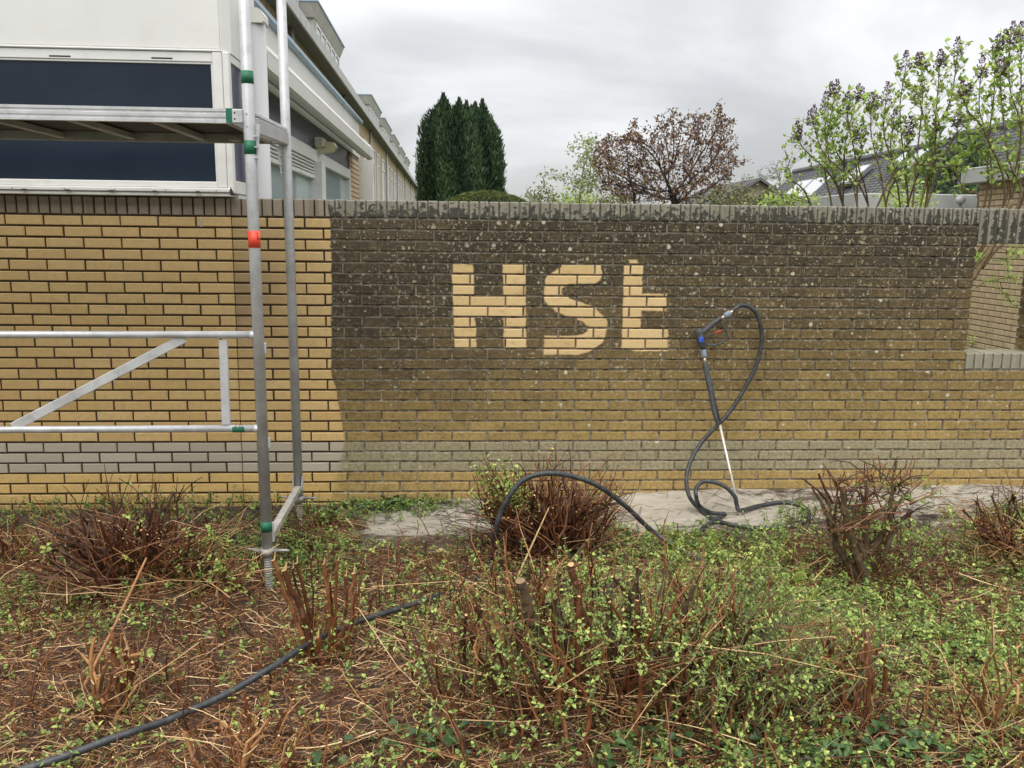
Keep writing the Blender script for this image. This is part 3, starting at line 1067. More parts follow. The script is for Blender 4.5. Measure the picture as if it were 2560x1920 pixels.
# the side of the bay that runs back along the house
sf = MB()
sf.bbox(BX - .028, BX + .008, BY - .008, BY + .045, z_sill + .02, z_f1 - .012, .004)
sf.bbox(BX - .03, BX + .006, BY + .046, .62, z_g1 + .01, z_f1 - .011, .003)
sf.bbox(BX - .03, BX + .012, BY + .046, .62, z_sill + .02, z_g0 + .01, .003)
sf.bbox(BX - .03, BX + .006, .55, .62, z_g0 + .011, z_g1 + .009, .003)
sf.build("side_frame", M_FRAME, t, loc=T)
mb = MB(); mb.box(BX - .028, BX - .006, BY + .047, .549, z_g0 + .011, z_g1 + .009)
mb.build("side_panel", M_VIOLET, t, loc=T)
# torn membrane flap at the corner
q = on_y(583, 480, BY - .02)
mb = MB(); mb.add([(q[0] - .01, BY - .035, q[2] + .03), (q[0] + .02, BY - .05, q[2] - .025), (q[0] - .012, BY - .038, q[2] - .02), (q[0] - .018, BY - .034, q[2])], [(0, 1, 2), (0, 2, 3)])
mb.build("torn_corner_flap", M_BLACK, t, loc=T)

# round corner post with bent cap
px_c = on_y(647, 300, .32)
t = thing("corner_post", "rounded grey post with curved cap standing between bay and facade", "post", (px_c[0], .32, 0))
T = np.array(t.location)
mb = MB()
rw = .062
zt = zy(62, 650, .32)
mb.tube([(px_c[0], .32, 0), (px_c[0], .32, zt)], rw, 24)
mb.build("shaft", M_GREYPIPE, t, True, loc=T)
mb = MB()
zc = zy(31, 640, .32)
prof = [(-.18, 0), (.058, 0), (.066, .01), (.066, .045), (.055, .07), (.03, .085), (-.18, .088)]
prism_y(mb, [(px_c[0] + a, zt - .002 + b) for a, b in prof], .25, .39)
mb.build("cap", M_CREAM, t, loc=T)


# ------------------------------------------------------------------ extension facade running away from the wall
FX = -1.90
t = thing("house_extension", "single storey house extension with grey glazing strip behind the scaffold", "house", (FX - 2, 3.5, 0))
T = np.array(t.location)
fy = lambda px, py=480, X=FX: float(on_x(px, py, X)[1])
fz = lambda px, py, X=FX: float(on_x(px, py, X)[2])
Y0, Y1 = .63, fy(874)
YP = fy(899)
zb_t = fz(668, 224); zb_b = fz(732, 343)
z_gt = fz(803, 413)
zroof = fz(725, 118)
mb = MB()
mb.box(FX - 4, FX - .12, .2, YP, 0, zroof - .02)
mb.build("inner_wall", M_HBRICK, t, loc=T)
mb = MB(); mb.box(FX - .12, FX + .01, Y0, YP - .002, zb_t, zroof - .02)
mb.build("white_beam", M_CREAM, t, loc=T)
mb = MB(); mb.box(FX - .119, FX - .012, Y0, Y1, zb_b, zb_t - .002)
mb.build("violet_fascia_panel", M_VIOLET, t, loc=T)
mb = MB(); mb.bbox(FX - 4.1, FX + .06, .0, YP + .1, zroof - .018, zroof + .035, .01)
mb.build("blue_roof_trim", M_BLUE, t, loc=T)
# frame: head, posts, sill
mb = MB(); mb.bbox(FX - .1, FX + .02, Y0, Y1, z_gt, zb_b - .002, .004)
mb.build("window_head", M_FRAME, t, loc=T)
yA, yB = fy(780), fy(802)
for (a, b, pr) in ((yA + .12, yA + .34, .09), (Y1 - .07, Y1 - .002, .02), (Y0, Y0 + .06, .02)):
    mb = MB(); mb.bbox(FX - .1, FX + pr, a, b, 0.8, z_gt - .001, .005)
    mb.build("window_post", M_FRAME, t, loc=T)
ymul = yA + .12
# vent slats over the first pane
zsl = z_gt - .001
for k in range(4):
    mb = MB(); mb.bbox(FX - .06, FX + .012, Y0 + .061, ymul - .001, zsl - .028 - k * .032, zsl - .012 - k * .032, .003)
    mb.build("vent_slat", M_FRAME, t, loc=T)
mb = MB(); mb.box(FX - .07, FX - .061, Y0 + .061, ymul - .001, zsl - .135, zsl)
mb.build("vent_backing", M_SOFFIT, t, loc=T)
mb = MB(); mb.bbox(FX - .08, FX + .015, Y0 + .061, ymul - .001, zsl - .175, zsl - .136, .004)
mb.build("window_rail", M_FRAME, t, loc=T)
for (a, b, zt_) in ((Y0 + .06, ymul - .001, zsl - .176), (yA + .341, Y1 - .071, z_gt - .002)):
    mb = MB(); mb.box(FX - .06, FX - .045, a, b, 0.8, zt_)
    mb.build("window_pane", M_PANE, t, loc=T)
# brick pier at the far end
c = MB(); c.box(FX - .118, FX - .004, Y1 + .001, YP, 0, zb_t - .001); c.build("pier_mortar", M_HMORT, t, loc=T)
_hb = []
for i in range(4):
    q = MB(); q.bbox(0, .012, 0, .21, 0, .054, .003); _hb.append(q.mesh("brick", M_HBRICK))
r = 0
z = 1.55
while z < zb_t - .06:
    y = Y1 + .004 - (.11 if r % 2 else 0)
    while y < YP - .01:
        a, b = max(y, Y1 + .003), min(y + .21, YP - .002)
        if b - a > .03:
            o = link_mesh("brick", _hb[(r * 3 + int(y * 7)) % 4], t, np.array([FX - .006, a, z]) - T)
            o.scale = (1, (b - a) / .21, 1)
        y += .22
    z += .0656; r += 1

# awning cassette
AX = -1.62
a0, a1 = float(on_x(666, 100, AX)[1]), float(on_x(929, 300, AX)[1])
az0 = float(on_x(725, 224, AX)[2]); az1 = float(on_x(725, 149, AX)[2])
t = thing("awning_cassette", "long cream awning cassette mounted along the extension facade", "awning", (AX, (a0 + a1) / 2, az0))
T = np.array(t.location)
mb = MB()
w_ = AX - FX
pf = [(FX + .062, az0 + .10), (AX - .06, az0), (AX - .02, az0 + .003), (AX, az0 + .02), (AX + .004, az0 + .11), (AX - .004, az0 + .118), (FX + .062, az0 + .16)]
prism_y(mb, pf, a0, a1)
mb.build("lower_housing", M_CREAM, t, loc=T)
mb = MB()
pf = [(FX + .062, az0 + .163), (AX - .008, az0 + .121), (AX - .004, az0 + .135), (AX - .03, az1 - .03), (AX - .07, az1), (FX + .062, az1 + .01)]
prism_y(mb, pf, a0 + .004, a1 - .004)
mb.build("upper_housing", M_CREAM, t, loc=T)
for ya, yb_ in ((a0 - .03, a0 - .001), (a1 + .001, a1 + .03)):
    mb = MB()
    pf = [(FX + .062, az0 + .09), (AX - .06, az0 - .008), (AX - .01, az0 - .004), (AX + .01, az0 + .02), (AX + .012, az0 + .11), (AX - .02, az1 - .02), (AX - .07, az1 + .008), (FX + .062, az1 + .015)]
    prism_y(mb, pf, ya, yb_)
    mb.build("end_cap", M_CREAM, t, loc=T)
mb = MB(); mb.box(AX + .0042, AX + .0055, a0 + .42, a0 + .62, az0 + .05, az0 + .075)
mb.build("badge", M_GREYPLASTIC, t, loc=T)
# white bracket panel past the cassette
t = thing("awning_bracket", "tall tapering white bracket panel below the far end of the awning", "bracket", (FX, YP + .2, 1.6))
T = np.array(t.location)
mb = MB()
yb0 = fy(897); zb1 = fz(915, 398, FX + .1)
v = [(FX, yb0 + .15, 1.2), (FX + .14, yb0 + .15, zb1 - 1.0), (FX + .22, yb0 + .15, zb1), (FX, yb0 + .15, zb1)]
v2 = [(a, b + .04, c_) for a, b, c_ in v]
mb.add(v + v2, [(3, 2, 1, 0), (4, 5, 6, 7), (0, 1, 5, 4), (1, 2, 6, 5), (2, 3, 7, 6), (3, 0, 4, 7)])
mb.build("plate", M_CREAM, t, loc=T)
for k in range(3):
    mb = MB(); mb.tube([(FX + .03, yb0 + .149, zb1 - .15 - k * .4), (FX + .03, yb0 + .143, zb1 - .15 - k * .4)], .008, 8)
    mb.build("bolt", M_STEELDK, t, loc=T)

# bulkhead lamp on the violet panel
lp = on_x(812, 364, FX + .09)
t = thing("wall_lamp", "yellowed plastic wall lamp on the dark fascia panel behind the far scaffold post", "lamp", (FX + .0, lp[1], lp[2]))
T = np.array(t.location)
mb = MB(); mb.bbox(FX - .011, FX + .10, lp[1] - .10, lp[1] + .06, lp[2] - .03, lp[2] + .075, .02)
mb.build("lamp_body", M_LAMPW, t, loc=T)
mb = MB()
ys = np.linspace(-.09, .12, 7)
pf = [(FX + .02, -.085), (FX + .17, -.06), (FX + .21, -.01), (FX + .19, .03), (FX + .101, .035), (FX + .101, -.031), (FX + .02, -.032)]
prism_y(mb, [(a, lp[2] + b) for a, b in pf], lp[1] - .07, lp[1] + .10)
mb.build("lamp_lens", M_LAMPY, t, loc=T)


# ------------------------------------------------------------------ terrace of houses beyond
def terrace_house(first, y0, dormer, label):
    W_ = 5.65
    t = thing("terraced_house", label, "house", (-6.5, y0, 0), "terrace houses running away behind the wall")
    return t


HX = -3.62      # main wall plane
GX = CAM[0] - 2.92   # gutter line
zg_ = 1.748 + 3.74
DX = CAM[0] - 3.85
zd = 1.748 + 6.12


def build_house(dormer=True):
    """a unit 5.65 m long, origin at its near corner (y=0)"""
    U = 7.6
    t = thing("terraced_house", "x", "house", (HX, 0, 0), "terrace of yellow brick houses")
    T = np.array(t.location)
    mb = MB(); mb.box(HX - 6, HX, .002, U - .002, 0, zg_ + .1); mb.build("brick_wall", M_HBRICK, t, loc=T)
    mb = MB(); mb.box(HX + .001, GX - .02, 0, U, zg_ - .06, zg_ - .02); mb.build("soffit", M_SOFFIT, t, loc=T)
    mb = MB(); mb.bbox(GX - .02, GX + .02, 0, U, zg_ - .11, zg_ + .11, .006); mb.build("gutter_fascia", M_GREYPLASTIC, t, loc=T)
    mb = MB(); mb.add([(GX + .01, 0, zg_ + .09), (GX + .01, U, zg_ + .09), (HX - 6, U, zg_ + 4.0), (HX - 6, 0, zg_ + 4.0), (GX + .01, 0, zg_ - .0), (GX + .01, U, zg_ - .0), (HX - 6, U, zg_ + 3.9), (HX - 6, 0, zg_ + 3.9)],
                      [(0, 1, 2, 3), (7, 6, 5, 4), (0, 3, 7, 4), (1, 5, 6, 2), (0, 4, 5, 1), (3, 2, 6, 7)])
    mb.build("roof", M_TILE, t, loc=T)
    mb = MB(); mb.tube([(HX + .06, .12, 0), (HX + .06, .12, zg_ - .06)], .045, 10); mb.build("downpipe", M_GREYPIPE, t, True, loc=T)
    # windows, facing +x, two storeys
    for (ya, yb_, za, zb_) in ((.8, 2.0, 2.9, 4.9), (3.0, 4.0, 2.9, 4.9), (5.4, 6.8, 2.9, 4.9), (.9, 2.8, .4, 2.5), (4.6, 6.8, .9, 2.5)):
        f = MB()
        f.bbox(HX + .001, HX + .05, ya, ya + .07, za, zb_, .004); f.bbox(HX + .001, HX + .05, yb_ - .07, yb_, za, zb_, .004)
        f.bbox(HX + .001, HX + .05, ya + .071, yb_ - .071, zb_ - .07, zb_, .004); f.bbox(HX + .001, HX + .05, ya + .071, yb_ - .071, za, za + .07, .004)
        f.bbox(HX + .001, HX + .045, ya + .071, yb_ - .071, zb_ - .5, zb_ - .44, .004)
        w = f.build("window", M_FRAME, t, loc=T)
        p = MB(); p.box(HX + .003, HX + .02, ya + .071, yb_ - .071, za + .071, zb_ - .071)
        o = p.build("pane", M_FARGLASS, w, loc=(0, 0, 0))
        o.data.transform(Matrix.Translation((-T[0], -T[1], -T[2])))
        s_ = MB(); s_.bbox(HX + .001, HX + .09, ya - .05, yb_ + .05, za - .08, za - .01, .004)
        s_.build("window_sill", M_SOFFIT, t, loc=T)
    if dormer:
        y0, y1 = .3, 6.0
        zb0 = zg_ + .1
        d = MB(); d.box(HX - 3, DX - .14, y0 + .22, y1 - .22, zb0, zd - .36); dm = d.build("dormer", M_DORMER, t, loc=T)
        f = MB()
        f.add([(DX - .12, y0 + .14, zd - .38), (DX - .12, y1 - .14, zd - .38), (HX - 3, y1 - .14, zd - .38), (HX - 3, y0 + .14, zd - .38),
               (DX, y0, zd - .03), (DX, y1, zd - .03), (HX - 3, y1, zd - .03), (HX - 3, y0, zd - .03)],
              [(0, 3, 2, 1), (4, 5, 6, 7), (0, 1, 5, 4), (1, 2, 6, 5), (2, 3, 7, 6), (3, 0, 4, 7)])
        o = f.build("dormer_fascia", M_DORMER, dm); o.data.transform(Matrix.Translation(-Vector(T)))
        f = MB(); f.bbox(HX - 3, DX + .03, y0 - .02, y1 + .02, zd - .028, zd + .03, .01)
        o = f.build("dormer_trim", M_BLUE, dm); o.data.transform(Matrix.Translation(-Vector(T)))
        n_ = 5
        for k in range(n_):
            ya = y0 + .42 + k * (y1 - y0 - .84) / n_
            yb_ = ya + (y1 - y0 - .84) / n_ - .06
            f = MB()
            xa, xb = DX - .139, DX - .10
            za, zb_ = zb0 + .7, zd - .44
            f.bbox(xa, xb, ya, ya + .08, za, zb_, .004); f.bbox(xa, xb, yb_ - .08, yb_, za, zb_, .004)
            f.bbox(xa, xb, ya + .081, yb_ - .081, zb_ - .08, zb_, .004); f.bbox(xa, xb, ya + .081, yb_ - .081, za, za + .08, .004)
            o = f.build("dormer_window", M_FRAME, dm); 
            p = MB(); p.box(xa + .001, xa + .015, ya + .081, yb_ - .081, za + .081, zb_ - .081)
            f2 = p
            nv = 0
            o.data.transform(Matrix.Translation(-Vector(T)))
            o2 = f2.build("dormer_pane", M_FARGLASS, dm); o2.data.transform(Matrix.Translation(-Vector(T)))
    return t


def copy_tree(o, parent=None):
    c = o.copy()
    scene.collection.objects.link(c)
    c.parent = parent
    for ch in list(o.children):
        copy_tree(ch, c)
    return c


hA = build_house(True)
hB = build_house(False)
d0 = -5.2545
KY = .0115


def place_house(o, d):
    o.location.y = d + d0
    o.location.x = HX - KY * (d - 24.1)
    o.rotation_euler.z = KY


place_house(hA, 24.1)
hA["label"] = "nearest dormered terrace house, its dormer largest against the sky"
for k, lab in enumerate(("second dormered terrace house from the extension, beyond the plain one", "third dormered terrace house from the extension",
                         "fourth dormered terrace house from the extension", "fifth dormered terrace house from the extension",
                         "last dormered terrace house, nearest the dark conifer")):
    c = copy_tree(hA); place_house(c, 39.5 + 7.6 * k); c["label"] = lab
place_house(hB, 31.75)
hB["label"] = "terrace house without dormer between first and second dormered houses"
hc = copy_tree(hA); place_house(hc, 16.45); hc["label"] = "terrace house nearest the extension, its dormer cut by the photo's top edge"
c = copy_tree(hB); place_house(c, 8.8); c["label"] = "terrace house part hidden behind extension roof and scaffold posts"


# ------------------------------------------------------------------ scaffold
sc = thing("scaffold_tower", "aluminium scaffold tower with platform and green paint bands in front of the wall", "scaffold", (-1.9, -.9, .1))
T = np.array(sc.location)
YN, YF = -1.335, -.46
# near post
p_top, p_bot = on_y(610, 2, YN), on_y(668.5, 1370, YN)
xN = (p_top[0] + p_bot[0]) / 2
q_top, q_bot = on_y(703, 2, YF), on_y(747, 1240, YF)
xF = (q_top[0] + q_bot[0]) / 2


def lerp(a, b, t):
    return a + (b - a) * t


def post_pt(a, b, z):
    t = (z - a[2]) / (b[2] - a[2])
    return lerp(a, b, t)


RPO = .0255
for a, b in ((p_top, p_bot), (q_top, q_bot)):
    top = post_pt(a, b, 3.6)
    mb = MB(); mb.tube([b, top], RPO, 20); mb.build("upright", M_ALU, sc, True, loc=T)
# green bands and the red tape on the near upright
for (py0, py1, mt, nm) in ((178, 210, M_GREEN, "green_band"), (352, 386, M_GREEN, "green_band"), (1303, 1328, M_GREEN, "green_band"), (577, 619, M_RED, "red_tape_band")):
    za, zb_ = zy(py0, 620, YN), zy(py1, 620, YN)
    mb = MB(); mb.tube([post_pt(p_top, p_bot, zb_), post_pt(p_top, p_bot, za)], RPO + .0012, 20); o = mb.build(nm, mt, sc, True, loc=T)
# the tape's printed mark: a dark U at its right edge and thin lines
zr = zy(590, 640, YN); cpt = post_pt(p_top, p_bot, zr)
mb = MB()


def on_tube(c, r, ang, dz):
    return (c[0] + r * math.sin(ang), c[1] - r * math.cos(ang), c[2] + dz)


for k0, k1, z0, z1 in ((.75, .83, -.010, .016), (.75, 1.25, -.016, -.010)):
    vs = [on_tube(cpt, RPO + .0022, a, z) for a in (k0, (k0 + k1) / 2, k1) for z in (z0, z1)]
    mb.add(vs, [(0, 2, 3, 1), (2, 4, 5, 3)])
mb.build("tape_mark", M_BLACK, sc, loc=T)
mb = MB()
for k0, k1, z0, z1 in ((-.55, -.52, -.012, .012), (-.3, -.27, -.012, .012), (-.55, -.27, .012, .014)):
    vs = [on_tube(cpt, RPO + .0022, a, z) for a in (k0, (k0 + k1) / 2, k1) for z in (z0, z1)]
    mb.add(vs, [(0, 2, 3, 1), (2, 4, 5, 3)])
mb.build("tape_mark", simple("faded_print", (0.45, 0.05, .03)), sc, loc=T)
# base jacks
for (b, nm) in ((p_bot, "base_jack"), (q_bot, "base_jack")):
    gz = float(ground_z(b[0], b[1])) - .01
    zj = b[2]
    zs = np.linspace(zj + .02, gz, 60)
    pts = [(b[0], b[1], z) for z in zs]
    rad = [.0165 + .0035 * (i % 3 == 0) for i in range(60)]
    mb = MB(); mb.tube(pts, rad, 12); j = mb.build(nm, M_STEELDK, sc, loc=T)
    mb = MB()
    zc = zj - .012
    mb.tube([(b[0], b[1], zc - .02), (b[0], b[1], zc + .012)], .033, 14)
    for s_ in (-1, 1):
        mb.tube([(b[0] + s_ * .03, b[1] - .0, zc), (b[0] + s_ * .085, b[1] - s_ * .01, zc + .004), (b[0] + s_ * .105, b[1] - s_ * .012, zc + .004)], [.015, .009, .007], 8, flat=.6)
    o = mb.build("jack_handle", M_STEELDK, sc, True, loc=T)
    mb = MB(); mb.bbox(b[0] - .05, b[0] + .05, b[1] - .05, b[1] + .05, gz - .03, gz - .018, .002)
    mb.build("base_plate", M_STEELDK, sc, loc=T)


def beam(name, a, b, w, h, mat, parent=sc, up=(0, 0, 1), bv=.003, TT=None):
    """rectangular bar from a to b (w sideways, h along up)"""
    a, b = np.asarray(a, float), np.asarray(b, float)
    d = b - a; ln = np.linalg.norm(d); d /= ln
    u = np.asarray(up, float); u = u - d * (u @ d); u /= np.linalg.norm(u)
    s_ = np.cross(d, u)
    mb = MB(); mb.bbox(0, ln, -w / 2, w / 2, -h / 2, h / 2, bv)
    mb.V = [a + v[:, :1] * d + v[:, 1:2] * s_ + v[:, 2:3] * u for v in mb.V]
    return mb.build(name, mat, parent, loc=T if TT is None else TT)


# bottom transom of the ladder frame (square tube, dirty)
a = post_pt(p_top, p_bot, p_bot[2] + .03); b = post_pt(q_top, q_bot, q_bot[2] + .05)
dv = (b - a) / np.linalg.norm(b - a)
beam("transom", a + dv * RPO, b - dv * RPO, .036, .036, simple("dirty_transom", (0.50, 0.48, 0.43), .6, .3, .2, 20, .3, 90, (0.22, 0.19, 0.15), .6))
for s_ in (-1, 1):
    for P_ in (b,):
        beam("gusset", P_ + np.array([s_ * .022, -.03, -.01]), P_ + np.array([s_ * .030, -.012, .075]), .004, .02, M_ALU2)
# the tower's other end frame, beyond the photo's left edge
for P_ in (p_bot, q_bot):
    mb = MB(); mb.tube([(P_[0] - 2.55, P_[1], .12), (P_[0] - 2.58, P_[1], 3.6)], RPO, 16); mb.build("upright", M_ALU, sc, True, loc=T)
beam("transom", (p_bot[0] - 2.55, p_bot[1] + RPO, .3), (q_bot[0] - 2.55, q_bot[1] - RPO, .3), .036, .036, M_ALU2)
# small lugs on uprights
for (py, px) in ((868, 657), (1105, 672)):
    z_ = zy(py, px, YN); c = post_pt(p_top, p_bot, z_)
    mb = MB(); mb.bbox(c[0] + RPO - .002, c[0] + RPO + .008, c[1] - .004, c[1] + .01, z_ - .03, z_ + .02, .002); mb.build("lug", M_ALU2, sc, loc=T)
beam("lug", post_pt(p_top, p_bot, p_bot[2] + .03) + np.array([.03, 0, 0]), post_pt(p_top, p_bot, p_bot[2] + .13) + np.array([.029, 0, 0]), .004, .012, M_ALU2)

# horizontal rails, diagonal, strut
rr = .0165
for (pl, pr) in (((-40, 838), (628, 837)), ((-40, 1076), (643, 1071))):
    a, b = on_y(*pl, YN), on_y(*pr, YN)
    b = a + (b - a) * ((post_pt(p_top, p_bot, b[2])[0] - RPO * .6 - a[0]) / (b[0] - a[0]))
    a = a - (b - a) / np.linalg.norm(b - a) * (a[0] - (p_bot[0] - 2.55))
    a[2] = b[2] + (a[2] - b[2]) * .6
    mb = MB(); mb.tube([a, b], rr, 18); mb.build("guard_rail", M_ALU, sc, True, loc=T)
    mb = MB(); mb.tube([b + np.array([-.022, 0, 0]), b + np.array([.004, 0, 0])], rr + .003, 16); mb.build("rail_collar", M_ALU2, sc, True, loc=T)
gz_ = on_y(688, 1071, YN)[2]
a, b = on_y(662, 1071, YN), on_y(603 + 1, 1071, YN)
pA, pB = on_y(583, 1072, YN), on_y(613, 1072, YN)
mb = MB(); mb.tube([pA, pB], rr + .001, 18); mb.build("green_band", M_GREEN, sc, True, loc=T)
for k, px in enumerate((590, 600, 606)):
    q = on_y(px, 1063, YN)
    mb = MB(); mb.tube([(q[0], YN - .012, q[2] + .006), (q[0] + .004, YN - .0165, q[2]), (q[0] + .001, YN - .0175, q[2] - .008)], .0012, 5); mb.build("pen_mark", M_BLACK, sc, loc=T)
a, b = on_y(32, 1068, YN + .004), on_y(462, 845, YN + .004)
beam("diagonal_brace", a, b, .012, .042, M_ALU2, up=(0, 0, 1))
a, b = on_y(558, 850, YN), on_y(566, 1062, YN)
beam("strut", a, b, .014, .039, M_ALU2, up=(1, 0, 0))

# platform: near side beam, far side beam, ribs, deck, end transoms
pzt, pzb = zy(269, 300, YN), zy(306, 300, YN)
pzt, pzb = zy(271, 500, YN + .0), zy(307.5, 500, YN)
xr_n = post_pt(p_top, p_bot, pzt)[0] - RPO + .003
xl = -4.6
Yn_, Yf_ = YN + .0, YF - .03
pb = MB()
prof = [(-.012, pzb), (.0, pzb), (.0, pzb + .010), (-.004, pzb + .014), (-.004, (pzb + pzt) / 2 - .012), (-.008, (pzb + pzt) / 2 - .008), (-.008, (pzb + pzt) / 2 + .008), (-.004, (pzb + pzt) / 2 + .012), (-.004, pzt - .014), (0, pzt - .010), (0, pzt), (-.03, pzt)]
prof = [(YN - .014 - p[0] * -1.0, p[1]) for p in [(0, pzb), (.028, pzb), (.028, pzt), (0, pzt), (0, pzt - .012), (.004, pzt - .014), (.004, (pzb + pzt) / 2 + .010), (.0, (pzb + pzt) / 2 + .006), (0, (pzb + pzt) / 2 - .006), (.004, (pzb + pzt) / 2 - .010), (.004, pzb + .014), (0, pzb + .012)]]
prof = [(YN - .014 + q[0], q[1]) for q in [(0, pzb), (.028, pzb), (.028, pzt), (0, pzt), (0, pzt - .012), (.004, pzt - .014), (.004, (pzb + pzt) / 2 + .010), (.0, (pzb + pzt) / 2 + .006), (0, (pzb + pzt) / 2 - .006), (.004, (pzb + pzt) / 2 - .010), (.004, pzb + .014), (0, pzb + .012)]]
k = len(prof)
v = [(xl, p[0], p[1]) for p in prof] + [(xr_n - .055, p[0], p[1]) for p in prof]
pb.add(v, [(i, i + k, (i + 1) % k + k, (i + 1) % k) for i in range(k)])
pb.build("platform_side_beam", M_ALU2, sc, loc=T)
gx = on_y(575, 285, YN)[0]
mb = MB(); mb.box(gx - .014, gx + .014, YN - .0155, YN - .0135, pzb + .001, pzt + .001); mb.build("green_band", M_GREEN, sc, loc=T)
mb = MB(); mb.bbox(gx + .012, xr_n + .0, YN - .018, YN + .01, pzb + .001, pzt - .002, .003); mb.build("hook_plate", M_ALU2, sc, loc=T)
for zz_ in (pzb + .018, pzt - .018):
    mb = MB(); mb.tube([(gx + .024, YN - .0195, zz_), (gx + .024, YN - .017, zz_)], .004, 8); mb.build("rivet", M_BLACK, sc, loc=T)
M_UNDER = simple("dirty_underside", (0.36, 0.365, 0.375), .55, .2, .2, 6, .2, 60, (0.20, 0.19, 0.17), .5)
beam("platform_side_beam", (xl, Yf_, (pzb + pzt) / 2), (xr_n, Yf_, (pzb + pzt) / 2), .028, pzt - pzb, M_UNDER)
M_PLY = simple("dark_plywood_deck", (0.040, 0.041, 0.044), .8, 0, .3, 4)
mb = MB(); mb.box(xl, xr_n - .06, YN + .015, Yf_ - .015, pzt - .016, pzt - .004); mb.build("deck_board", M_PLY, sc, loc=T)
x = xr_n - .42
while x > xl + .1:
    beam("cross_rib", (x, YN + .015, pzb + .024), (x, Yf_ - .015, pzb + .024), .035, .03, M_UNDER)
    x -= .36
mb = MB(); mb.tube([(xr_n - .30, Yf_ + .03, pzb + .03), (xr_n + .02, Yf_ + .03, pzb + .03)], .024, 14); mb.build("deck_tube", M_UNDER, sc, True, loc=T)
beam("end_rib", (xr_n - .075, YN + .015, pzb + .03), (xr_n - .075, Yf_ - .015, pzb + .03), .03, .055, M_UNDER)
mb = MB(); mb.bbox(xr_n - .24, xr_n - .19, Yf_ - .2, Yf_ - .12, pzb - .004, pzb + .02, .004); mb.build("wind_latch", M_STEELDK, sc, loc=T)
# ribbed transom between the uprights at the platform end (two members)
zt1, zt0 = zy(282, 640, YN), zy(330, 640, YN)
a = post_pt(p_top, p_bot, zy(283, 640, YN)); b = post_pt(q_top, q_bot, zy(326, 720, YF))
beam("ladder_rung", a + np.array([.012, RPO, 0]), b + np.array([0, -RPO, 0]), .03, .018, M_ALU2)
a = post_pt(p_top, p_bot, zy(312, 640, YN)); b = post_pt(q_top, q_bot, zy(348, 720, YF))
a = a + np.array([.014, RPO, 0]); b = b + np.array([.003, -RPO, 0])
tr = beam("platform_transom", a, b, .03, .066, M_ALU2)
for k in range(9):
    dz = -.028 + k * .007
    beam("groove_rib", a + np.array([.0155, 0, dz]), b + np.array([.0155, 0, dz]), .003, .0035, M_ALU, bv=.001)
# gusset plates below the transom on both uprights
for (P_, s_, ydir) in ((post_pt(p_top, p_bot, zy(360, 640, YN)), 1, 1), (post_pt(q_top, q_bot, zy(405, 720, YF)), -1, -1)):
    mb = MB()
    x_ = P_[0] + s_ * (RPO + .002)
    v = [(x_, P_[1], P_[2] + .085), (x_ + s_ * .022, P_[1] - .01, P_[2] + .08), (x_ + s_ * .014, P_[1] - .01, P_[2] + .0), (x_, P_[1], P_[2] - .10)]
    v2 = [(a_ - s_ * .0, b_ - .006, c_) for a_, b_, c_ in v]
    mb.add(v + v2, [(0, 1, 2, 3), (7, 6, 5, 4), (0, 4, 5, 1), (1, 5, 6, 2), (2, 6, 7, 3), (3, 7, 4, 0)])
    mb.build("gusset_plate", M_ALU2, sc, loc=T)
    for k in range(3):
        mb = MB(); zz_ = P_[2] + .03 - k * .045
        mb.tube([(x_ - s_ * .006, P_[1] - .012, zz_), (x_ + s_ * .006, P_[1] - .018, zz_)], .004, 6); mb.build("weld", M_ALU2, sc, loc=T)
# dimples in the near upright
for py in (287, 318):
    c = post_pt(p_top, p_bot, zy(py, 615, YN))
    mb = MB(); mb.tube([(c[0] - .004, c[1] - RPO - .0008, c[2]), (c[0] - .004, c[1] - RPO + .003, c[2])], [.0045, .002], 8); mb.build("dimple", M_STEELDK, sc, loc=T)


# ------------------------------------------------------------------ pressure washer gun, lance and hose
def wy(py):
    """the lance leans: its distance from the wall grows downwards"""
    return float(np.interp(py, [760, 890, 1062, 1295], [-.055, -.085, -.20, -.43]))


def wp(px, py, dy=0.0):
    return on_y(px, py, wy(py) + dy)


gun = thing("pressure_washer_gun", "black pressure washer spray gun with pale lance leaning on the dirty wall", "spray gun", wp(1852, 1297))
T = np.array(gun.location)
mb = MB(); mb.tube([wp(1798, 1055), wp(1852, 1297)], .0075, 12); mb.build("lance_tube", M_LANCE, gun, True, loc=T)
gp = [wp(1762, 906), wp(1766, 925), wp(1776, 975), wp(1787, 1030), wp(1797, 1062)]
mb = MB(); mb.tube(smoothpath(gp, 6), [.016] * 3 + [.0175] * 10 + [.0165] * 8 + [.015] * 4, 14)
mb.build("lance_grip", M_GUN, gun, True, loc=T)
for k in range(-2, 3):
    mb = MB(); a, b = wp(1764, 915), wp(1796, 1055)
    off = np.array([k * .0062, -.0155 + abs(k) * .002, 0])
    mb.tube([a + off, (a + b) / 2 + off * 1.05, b + off * .95], .0022, 6); mb.build("grip_rib", M_GUN, gun, True, loc=T)
mb = MB(); mb.tube([wp(1761, 893), wp(1763, 907)], .0095, 12); mb.build("brass_fitting", M_BRASS, gun, True, loc=T)
mb = MB(); mb.tube([wp(1758.5, 872), wp(1759, 878), wp(1760.5, 891), wp(1761, 893)], [.011, .018, .0185, .014], 12); mb.build("coupling_nut", M_GREYBLUE, gun, loc=T)
mb = MB(); mb.tube([wp(1757, 862), wp(1759, 874)], .0125, 12); mb.build("coupling_neck", M_GUN, gun, True, loc=T)
